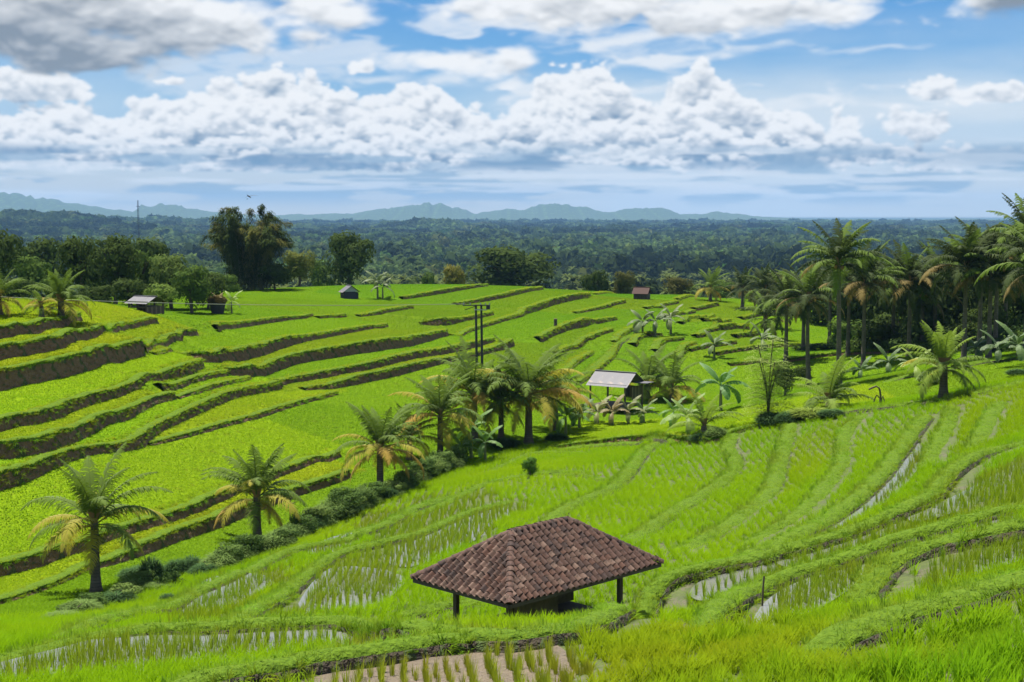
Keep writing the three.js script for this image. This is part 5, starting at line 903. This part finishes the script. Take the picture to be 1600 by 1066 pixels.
// ---------- the tiled pavilion, the huts, poles and wires ----------
const woodTex = noiseTexture(256, (u, v) => mix3([0.035, 0.027, 0.02], [0.12, 0.095, 0.07], tf(u, v * 0.25, 16, 61, 5)));
const timber = new THREE.MeshStandardMaterial({ map: woodTex, roughness: 0.9 }), timberGrey = new THREE.MeshStandardMaterial({ map: woodTex, color: new THREE.Color(2.2, 2.1, 2.0), roughness: 0.95 });
function box(w, h, d, x, y, z, ry = 0) { const g = new THREE.BoxGeometry(w, h, d); if (ry) g.rotateY(ry); g.translate(x, y, z); return g; }
{
  // corner N nearest the viewer, R to its right, L to its left; eaves level
  const N = at(796, 945, 31), eave = N.y, onEave = (px, py) => { const [a, b] = ray(px, py), d = (eave - EYE) / b; return new THREE.Vector3(a * d, eave, -d); };
  const R0 = onEave(1032, 880), L0 = onEave(640, 907), dir = R0.clone().sub(N).setY(0).normalize(), side = new THREE.Vector3(dir.z, 0, -dir.x), len = R0.distanceTo(N), wid = 3.25;   // side points away, to the left
  const yaw = Math.atan2(-dir.z, dir.x), floorY = EYE - 10.38, t = group('pavilion', new THREE.Vector3(N.x, floorY, N.z), yaw); tag(t, 'open wooden pavilion with a hipped roof of weathered brown tiles in the near paddies', 'pavilion');
  // own axes: x along dir from N to R, z towards the viewer's right (so the roof spans z = 0 ... -wid), y up from the floor
  const E = eave - floorY, rise = 1.1, hip = 1.68, half = wid / 2;
  const tones = [[0.16, 0.078, 0.05], [0.19, 0.09, 0.058], [0.2, 0.102, 0.066], [0.24, 0.135, 0.092], [0.1, 0.052, 0.038], [0.38, 0.235, 0.17], [0.17, 0.085, 0.058], [0.22, 0.1, 0.06]];
  const tileTex = noiseTexture(256, (u, v) => mix3(mix3([0.55, 0.52, 0.5], [1, 0.98, 0.95], tf(u, v, 10, 67, 5)), [0.28, 0.29, 0.26], sstep(0.58, 0.66, tf(u, v, 7, 73, 5)) * 0.75));
  const tileMats = tones.map((c) => new THREE.MeshStandardMaterial({ color: new THREE.Color(...c).multiplyScalar(0.5), map: tileTex, roughness: 0.85, bumpMap: tileTex, bumpScale: 0.01 }));
  // a pantile: x across (one column), y down the slope from 0 to -L, z out of the roof
  const PW = 0.2, PL = 0.235, tileG = [0, 1, 2].map((q) => {
    const P = [], UV = [], I = [], m = 8, r = rng(900 + q), du = r(), dv = r();
    for (const y of [0, 1]) for (let i = 0; i <= m; i++) { const u = i / m, c = u < 0.62 ? Math.sin(u / 0.62 * Math.PI) * 0.075 : -Math.sin((u - 0.62) / 0.38 * Math.PI) * 0.026; P.push((u - 0.5) * PW * 1.08, -y * PL, c + 0.012 + y * 0.022 + q * 0.003); UV.push(du + u * 0.3, dv + y * 0.35); }
    for (let i = 0; i < m; i++) I.push(i, m + 1 + i, i + 1, i + 1, m + 1 + i, m + 2 + i);
    const k = P.length / 3; for (let i = 0; i <= m; i++) { const o = (m + 1 + i) * 3; P.push(P[o], P[o + 1], P[o + 2], P[o], P[o + 1] + 0.004, P[o + 2] - 0.02); UV.push(du, dv, du + 0.02, dv); }
    for (let i = 0; i < m; i++) { const a = k + i * 2; I.push(a, a + 1, a + 2, a + 2, a + 1, a + 3); }
    const g = bufferOf(P, null, I); g.setAttribute('uv', new THREE.Float32BufferAttribute(UV, 2)); return g;
  });
  for (const m of tileMats) m.side = THREE.DoubleSide;
  const V = (x, y, z) => new THREE.Vector3(x, y, z), ridge0 = V(hip, E + rise, -half), ridge1 = V(len - hip, E + rise, -half), c00 = V(0, E, 0), c10 = V(len, E, 0), c11 = V(len, E, -wid), c01 = V(0, E, -wid);
  const faces = [{ a: c00, b: c10, top: [ridge0, ridge1], show: true }, { a: c01, b: c00, top: [ridge0, ridge0], show: true }, { a: c10, b: c11, top: [ridge1, ridge1] }, { a: c11, b: c01, top: [ridge1, ridge0] }];
  const hidden = [], shown = [], rr = rng(911);
  for (const f of faces) {
    const X = f.b.clone().sub(f.a), W = X.length(); X.normalize();
    const mid = f.a.clone().add(f.b).multiplyScalar(0.5), tm = f.top[0].clone().add(f.top[1]).multiplyScalar(0.5), up = tm.clone().sub(mid); up.addScaledVector(X, -up.dot(X)); const S = up.length(); up.normalize();
    const out = new THREE.Vector3().crossVectors(X, up).normalize(), rows = Math.round(S / 0.165), step = S / rows, l0 = f.top[0].clone().sub(f.a).dot(X), l1 = f.top[1].clone().sub(f.a).dot(X);
    const basis = new THREE.Matrix4().makeBasis(X, up, out);
    for (let j = 0; j < rows; j++) {
      const s1 = (j + 0.45) * step, q = s1 / S, from = l0 * q, to = W - (W - l1) * q, n0 = Math.ceil((from - 0.07) / PW), n1 = Math.floor((to + 0.07) / PW);
      for (let i = n0; i < n1; i++) {
        const cx = (i + 0.5) * PW; if (cx < from - 0.02 || cx > to + 0.02) continue;
        const sag = -0.05 * Math.sin(Math.PI * clamp(cx / W, 0, 1)) * (1 - q), p = f.a.clone().addScaledVector(X, cx + (rr() - 0.5) * 0.012).addScaledVector(up, j * step + step * 0.98 + 0.045).addScaledVector(out, 0.03 + (rr() - 0.5) * 0.012); p.y += sag;
        const m = basis.clone(); m.setPosition(p); m.multiply(new THREE.Matrix4().makeRotationZ((rr() - 0.5) * 0.05));
        (f.show ? shown : hidden).push([m, Math.floor(rr() * 3), Math.floor(rr() * tones.length), p.clone()]);
      }
    }
  }
  shown.sort((p, q) => (p[3].x * 0.7 - p[3].z * 0.9) - (q[3].x * 0.7 - q[3].z * 0.9));
  shown.slice(0, 300).forEach(([m, g, k]) => { const o = mesh('roof_tile', tileG[g], tileMats[k], t); m.decompose(o.position, o.quaternion, o.scale); });
  const rest = [...shown.slice(300), ...hidden], byTone = mergeGeometries(rest.map(([m, g]) => tileG[g].clone().applyMatrix4(m)));
  mesh('roof_tiles', byTone, tileMats[1], t).userData.kind = 'stuff';
  // caps along the hips and the ridge
  const capG = (() => { const P = [], I = [], m = 8; for (const y of [0, 1]) for (let i = 0; i <= m; i++) { const a = i / m * Math.PI, R = 0.085 + y * 0.028; P.push(Math.cos(a) * R, -y * 0.25, Math.sin(a) * R * 0.85); } for (let i = 0; i < m; i++) I.push(i, m + 1 + i, i + 1, i + 1, m + 1 + i, m + 2 + i); const k = P.length / 3; for (let i = 0; i <= m; i++) { const o = (m + 1 + i) * 3; P.push(P[o], P[o + 1], P[o + 2], P[o] * 0.8, P[o + 1], P[o + 2] * 0.8); } for (let i = 0; i < m; i++) { const a = k + i * 2; I.push(a, a + 1, a + 2, a + 2, a + 1, a + 3); } const g = bufferOf(P, null, I); g.setAttribute('uv', new THREE.Float32BufferAttribute(P.flatMap((_, i) => i % 3 === 0 ? [P[i] * 2, P[i + 1] * 2] : []), 2)); return g; })();
  const capRow = (lo, hi, upHint) => { const d = hi.clone().sub(lo), L = d.length(), n = Math.round(L / 0.19); d.normalize(); const x = new THREE.Vector3().crossVectors(d, upHint).normalize(), z = new THREE.Vector3().crossVectors(x, d).normalize(); for (let i = 0; i < n; i++) { const o = mesh('ridge_tile', capG, tileMats[[2, 3, 6, 1, 4][Math.floor(rr() * 5)]], t), m = new THREE.Matrix4().makeBasis(x, d, z); m.setPosition(lo.clone().addScaledVector(d, (i + 1.1) / n * L).addScaledVector(z, 0.02 + rr() * 0.012)); m.decompose(o.position, o.quaternion, o.scale); o.rotateZ((rr() - 0.5) * 0.12); } };
  const UPV = V(0, 1, 0); capRow(c00, ridge0, UPV); capRow(c10, ridge1, UPV); capRow(c01, ridge0, UPV); capRow(c11, ridge1, UPV); capRow(ridge0, ridge1, UPV);
  // roof boards under the tiles, rafters, plates, posts, a low platform with a bench
  const deckP = [], deckI = []; for (const f of faces) { const k = deckP.length / 3; for (const q of [f.a, f.b, f.top[1], f.top[0]]) deckP.push(q.x, q.y - 0.01, q.z); deckI.push(k, k + 1, k + 2, k, k + 2, k + 3); }
  mesh('roof_boards', bufferOf(deckP, null, deckI), new THREE.MeshStandardMaterial({ map: null, color: new THREE.Color(0.05, 0.04, 0.03), roughness: 1, side: THREE.DoubleSide }), t);
  const fascia = [box(len, 0.09, 0.03, len / 2, E - 0.045, 0.02), box(len, 0.09, 0.03, len / 2, E - 0.045, -wid - 0.02), box(0.03, 0.09, wid, -0.02, E - 0.045, -half), box(0.03, 0.09, wid, len + 0.02, E - 0.045, -half)];
  for (const g of fascia) mesh('eave_board', g, timber, t);
  const IN = 0.72; for (const [x, z] of [[IN, -IN], [len - IN, -IN], [IN, -wid + IN], [len - IN, -wid + IN]]) { mesh('post', box(0.11, E + 0.35, 0.11, x, (E + 0.35) / 2 - 0.1, z), timber, t); mesh('footing', new THREE.CylinderGeometry(0.14, 0.2, 0.22, 8).translate(x, 0.0, z), timberGrey, t); }
  for (const z of [-IN, -wid + IN]) mesh('beam', box(len - 1.1, 0.13, 0.1, len / 2, E + 0.2, z), timber, t);
  for (const x of [IN, len - IN]) mesh('beam', box(0.1, 0.12, wid - 1.1, x, E + 0.33, -half), timber, t);
  for (let i = 0; i < 9; i++) mesh('rafter', box(0.06, 0.08, wid - 0.1, 0.4 + i * (len - 0.8) / 8, E - 0.06, -half), timber, t);
  mesh('platform', box(len - 2.4, 0.1, wid - 1.5, len / 2 + 0.1, 0.5, -half), timber, t); for (const x of [1.5, len / 2, len - 1.3]) mesh('platform_leg', box(0.12, 0.5, wid - 1.7, x, 0.25, -half), timber, t);
  mesh('low_wall', box(1.5, 0.85, 0.07, IN + 0.85, 0.95, -IN + 0.02), timber, t); mesh('bench', box(1.1, 0.32, 0.5, len - 1.7, 0.78, -wid + 1.1), timber, t);
}
const sheetTex = noiseTexture(256, (u, v) => mix3(mix3([0.085, 0.083, 0.092], [0.125, 0.122, 0.132], tf(u, v, 6, 81, 5)), [0.28, 0.2, 0.15], sstep(0.62, 0.7, tf(u, v, 5, 87, 5)) * 0.5));
const sheetMat = new THREE.MeshStandardMaterial({ map: sheetTex, roughness: 0.6, metalness: 0.1, side: THREE.DoubleSide });
function corrugated(w, l) { const n = Math.max(8, Math.round(w / 0.045)), P = [], UV = [], I = []; for (const y of [0, 1]) for (let i = 0; i <= n; i++) { P.push((i / n - 0.5) * w, Math.sin(i * Math.PI / 1.0 * 0.5) * 0.008, y * l); UV.push(i / n * w * 0.6, y * l * 0.6); } for (let i = 0; i < n; i++) I.push(i, n + 1 + i, i + 1, i + 1, n + 1 + i, n + 2 + i); const g = bufferOf(P, null, I); g.setAttribute('uv', new THREE.Float32BufferAttribute(UV, 2)); return g; }
// a gabled hut: ridge along own x; front slope towards own +z
function hut(p, turn, o) {
  const { len, run, rise, eave, back = run, label, roofMat = sheetMat, walls = [], posts = true, name = 'field_hut' } = o, t = group(name, p, turn); tag(t, label, 'hut');
  const sheets = Math.max(2, Math.round(len / 0.85));
  for (const [s, rn] of [[1, run], [-1, back]]) for (let i = 0; i < sheets; i++) { const g = corrugated(len / sheets + 0.03, Math.hypot(rn, rise)); const m = mesh('roof_sheet', g, roofMat, t); m.position.set((i + 0.5) * len / sheets - len / 2, eave + rise + (i % 2) * 0.006, 0); m.rotation.order = 'YXZ'; m.rotation.y = s > 0 ? 0 : Math.PI; m.rotation.x = Math.atan2(rise, rn); }
  mesh('ridge_cap', box(len + 0.06, 0.03, 0.2, 0, eave + rise + 0.02, 0), roofMat, t);
  const px = len / 2 - 0.25, pz = run - 0.25, bz = back - 0.25;
  if (posts) for (const x of [-px, 0, px]) for (const z of [pz, -bz]) mesh('post', box(0.1, eave + 0.25, 0.1, x, (eave + 0.25) / 2 - 0.1, z), timber, t);
  for (const z of [pz, -bz]) mesh('beam', box(len - 0.2, 0.09, 0.08, 0, eave + 0.12, z), timber, t);
  for (const x of [-px, px]) { const s = new THREE.Shape(); s.moveTo(-bz, 0); s.lineTo(pz, 0); s.lineTo(0, rise * 0.86); const g = new THREE.ExtrudeGeometry(s, { depth: 0.04, bevelEnabled: false }); g.rotateY(-Math.PI / 2); g.scale(1, 1, 1); g.translate(x, eave + 0.08, 0); if (o.gable) mesh('gable_panel', g, o.gable, t); }
  for (const [nm, g, m] of walls) mesh(nm, g, m, t);
  mesh('platform', box(len - 0.4, 0.09, run + back - 0.4, 0, 0.5, (run - back) / 2), timber, t);
  return t;
}
const planks = (w, h, x, y, z, ry) => { const out = [], n = Math.round(w / 0.16); for (let i = 0; i < n; i++) { const u = (i + 0.5) * w / n - w / 2; out.push(['wall_board', box(w / n - 0.012, h * (0.97 + 0.03 * ((i * 7) % 5) / 5), 0.03, x + u * Math.cos(ry), y, z - u * Math.sin(ry), ry), (i % 3 ? timber : timberGrey)]); } return out; };
{
  const p = at(962, 640, 105); p.y = height(p.x, p.z); const ev = at(950, 601, 105).y - p.y;
  hut(p, -0.576, { len: 3.45, run: 1.5, back: 1.7, rise: 0.98, eave: ev, label: 'open field hut with a pale grey metal roof beside the arching palms', walls: [...planks(1.5, 1.0, 1.45, ev - 0.55, -0.6, Math.PI / 2), ...planks(1.6, 0.9, 0.75, ev - 0.6, -1.4, 0), ['lean_to_roof', box(1.2, 0.04, 1.2, 1.95, ev + 0.22, -0.7), sheetMat]] });
  const q = at(228, 491, 108); q.y = height(q.x, q.z); const e2 = at(218, 479, 108).y - q.y;
  hut(q, -0.5, { len: 2.25, run: 1.15, back: 1.2, rise: 0.52, eave: Math.max(0.8, e2), label: 'small shed with a pale metal roof and grey boards at the upper left', walls: [...planks(1.9, Math.max(0.6, e2 - 0.1), 0.98, e2 / 2, 0, Math.PI / 2), ...planks(0.9, 0.7, -0.2, 0.4, 0.2, 0)] });
  const d3 = 178, s = at(546, 469, d3); s.y = height(s.x, s.z); const e3 = at(546, 456.5, d3).y - s.y, wallM = new THREE.MeshStandardMaterial({ color: new THREE.Color(0.03, 0.032, 0.045), roughness: 0.9 }), paleBoard = new THREE.MeshStandardMaterial({ color: new THREE.Color(0.3, 0.32, 0.36), roughness: 0.8 });
  hut(s, Math.PI / 2 + 0.42, { len: 1.9, run: 1.2, back: 1.2, rise: 0.85, eave: e3, posts: false, gable: paleBoard, label: 'tiny dark-walled hut with a pointed grey roof on the far upper field', walls: [['wall', box(1.6, e3, 0.06, 0, e3 / 2, 0.9), wallM], ['wall', box(1.6, e3, 0.06, 0, e3 / 2, -0.9), wallM], ['wall', box(0.06, e3, 1.74, 0.8, e3 / 2, 0), wallM], ['wall', box(0.06, e3, 1.74, -0.8, e3 / 2, 0), wallM]] });
  const d4 = 196, u = at(1003, 470, d4); u.y = height(u.x, u.z); const redT = new THREE.MeshStandardMaterial({ color: new THREE.Color(0.06, 0.03, 0.022), roughness: 0.9, side: THREE.DoubleSide }), e4 = Math.max(0.8, at(1003, 464, d4).y - u.y);
  hut(u, -0.35, { len: 2.3, run: 1.15, back: 1.15, rise: 0.9, eave: e4, posts: true, roofMat: redT, label: 'small hut with a dark red-brown roof near the far rim, right of centre', walls: [['wall', box(1.9, e4, 0.06, 0, e4 / 2, 0.8), timber], ['wall', box(0.06, e4, 1.54, 0.95, e4 / 2, 0), timber], ['wall', box(0.06, e4, 1.54, -0.95, e4 / 2, 0), timber], ['wall', box(1.9, e4, 0.06, 0, e4 / 2, -0.8), timber]] });
}
// the dark tub with a plant growing on it
{
  const p = gy(340, 490), k = -p.z / F, t = group('planter', p); tag(t, 'dark tapered tub-like stump with a brownish spiky plant on top, right of the left shed', 'planter');
  const dark = new THREE.MeshStandardMaterial({ color: new THREE.Color(0.035, 0.034, 0.036), roughness: 0.95 });
  mesh('tub', new THREE.LatheGeometry([[0.01, 0], [9, 0], [9.4, 1], [12.6, 15], [13.2, 17], [12, 17.2], [0.01, 16.6]].map(([x, y]) => new THREE.Vector2(x * k, y * k)), 20), dark, t);
  const f = mesh('foliage', MOUNDS[1], leafy([0.16, 0.13, 0.045], 0.4), t); f.scale.set(26 * k, 22 * k, 26 * k); f.position.y = 14 * k;
  for (let i = 0; i < 6; i++) { const b = mesh('leaf', BL[i % 3], leafy([0.3, 0.25, 0.13], 0.4), t); b.position.y = 22 * k; b.rotation.y = i * 1.1; b.scale.setScalar(0.5); }
}
{
  const p = gy(868, 514), k = -p.z / F, t = group('stump', p); tag(t, 'short dark post standing alone in the far middle field', 'post');
  mesh('post', new THREE.CylinderGeometry(2.6 * k, 2.9 * k, 15 * k, 9).translate(0, 7 * k, 0), timber, t); mesh('cap', new THREE.CylinderGeometry(2.9 * k, 2.9 * k, 2 * k, 9).translate(0, 15 * k, 0), timberGrey, t);
}
// twin power poles with crossarm, and the cable to the left
{
  const d = 114, foot = at(749, 590, d); foot.y = height(foot.x, foot.z); const top = at(749, 476, d).y - foot.y, k = d / F, t = group('power_pole', foot); tag(t, 'pair of dark power poles carrying a crossarm above the centre palms', 'power pole');
  const pm = new THREE.MeshStandardMaterial({ color: new THREE.Color(0.03, 0.03, 0.034), roughness: 0.8 }), steel = new THREE.MeshStandardMaterial({ color: new THREE.Color(0.3, 0.32, 0.33), roughness: 0.5, metalness: 0.4 });
  for (const [x, lean] of [[-4, -0.012], [4.5, -0.012]]) { const g = new THREE.CylinderGeometry(1.7 * k, 2.3 * k, top + 0.4, 10); g.translate(0, top / 2 - 0.2, 0); const o = mesh('pole', g, pm, t); o.position.x = x * k; o.rotation.z = -lean; }
  mesh('crossarm', box(42 * k, 1.6 * k, 2 * k, -5 * k, top - 1 * k, 2.4 * k), pm, t); mesh('crossarm', box(20 * k, 1.6 * k, 2 * k, 2 * k, top - 8 * k, 2.4 * k), steel, t);
  for (const x of [-24, -14, 2, 10, 16]) mesh('insulator', new THREE.CylinderGeometry(0.7 * k, 0.9 * k, 3 * k, 8).translate(x * k, top + 1.3 * k, 2.4 * k), steel, t);
  mesh('transformer', new THREE.CylinderGeometry(3.2 * k, 3.2 * k, 7 * k, 14).translate(14 * k, top - 4 * k, 2 * k), pm, t);
  mesh('brace', box(22 * k, 1 * k, 1 * k, 0, 0, 0).rotateZ(0.35).translate(-12 * k, top - 4.5 * k, 3.6 * k), pm, t);
  const A = at(725, 475, d), B = at(-60, 461, 94), pts = []; for (let i = 0; i <= 24; i++) { const s = i / 24, q = A.clone().lerp(B, s); q.y -= 0.35 * 4 * s * (1 - s); pts.push(q); }
  const c = mesh('power_cable', new THREE.TubeGeometry(new THREE.CatmullRomCurve3(pts), 60, 0.022, 6), new THREE.MeshStandardMaterial({ color: new THREE.Color(0.2, 0.22, 0.16), roughness: 0.7 })); tag(c, 'thin cable strung from the power poles to the left edge past the shed', 'cable');
}
// far mast and a bird
{
  const az = 218, r = 1500, a = (az - 800) / F, c = Math.hypot(1, a), base0 = new THREE.Vector3(a / c * r, plainY(r, az), -r / c), h = at(218, 314, r).y - base0.y, t = group('radio_mast', base0); tag(t, 'thin lattice mast rising from the far forest at the left', 'mast');
  const m = new THREE.MeshStandardMaterial({ color: new THREE.Color(0.05, 0.05, 0.055), roughness: 0.8 }); for (const [x, z] of [[-1, -1], [1, -1], [0, 1.2]]) { const g = new THREE.CylinderGeometry(0.18, 0.3, h, 5); g.translate(0, h / 2, 0); const o = mesh('leg', g, m, t); o.position.set(x * 0.6, 0, z * 0.6); }
  for (let i = 1; i < 12; i++) mesh('brace', box(1.7, 0.2, 1.5, 0, h * i / 12, 0), m, t);
  mesh('antenna', box(3.4, 0.5, 0.5, 0, h * 0.9, 0), m, t);
  const b = group('bird', at(389, 307, 160)); tag(b, 'small dark bird gliding in the sky just above the bamboo', 'bird'); b.rotation.set(0.2, 0.2, 0);
  const bm = new THREE.MeshStandardMaterial({ color: new THREE.Color(0.05, 0.05, 0.06), roughness: 0.9 }); const body = new THREE.LatheGeometry([[0, -0.3], [0.05, -0.2], [0.075, 0], [0.05, 0.16], [0.045, 0.22], [0.02, 0.28], [0, 0.34]].map(([x, y]) => new THREE.Vector2(x, y)), 10); body.rotateZ(0.9); mesh('body', body, bm, b);
  const wing = (s) => { const P = [0, 0.02, 0.1, 0, 0.02, -0.12, 0.45 * s, 0.1, 0.04, 0.45 * s, 0.1, -0.14, 1.25 * s, 0.06, -0.06, 0, -0.005, 0.1, 0, -0.005, -0.12]; return bufferOf(P, null, [0, 1, 2, 1, 3, 2, 2, 3, 4, 5, 2, 6, 2, 3, 6]); }; bm.side = THREE.DoubleSide;
  mesh('wing', wing(1), bm, b); const w2 = mesh('wing', wing(-1), bm, b); w2.rotation.z = 0.5; w2.scale.x = 0.45; mesh('tail', bufferOf([-0.12, -0.2, 0.02, -0.26, -0.34, 0.08, -0.3, -0.3, -0.08], null, [0, 1, 2]), bm, b);
}
renderer.render(scene, camera);
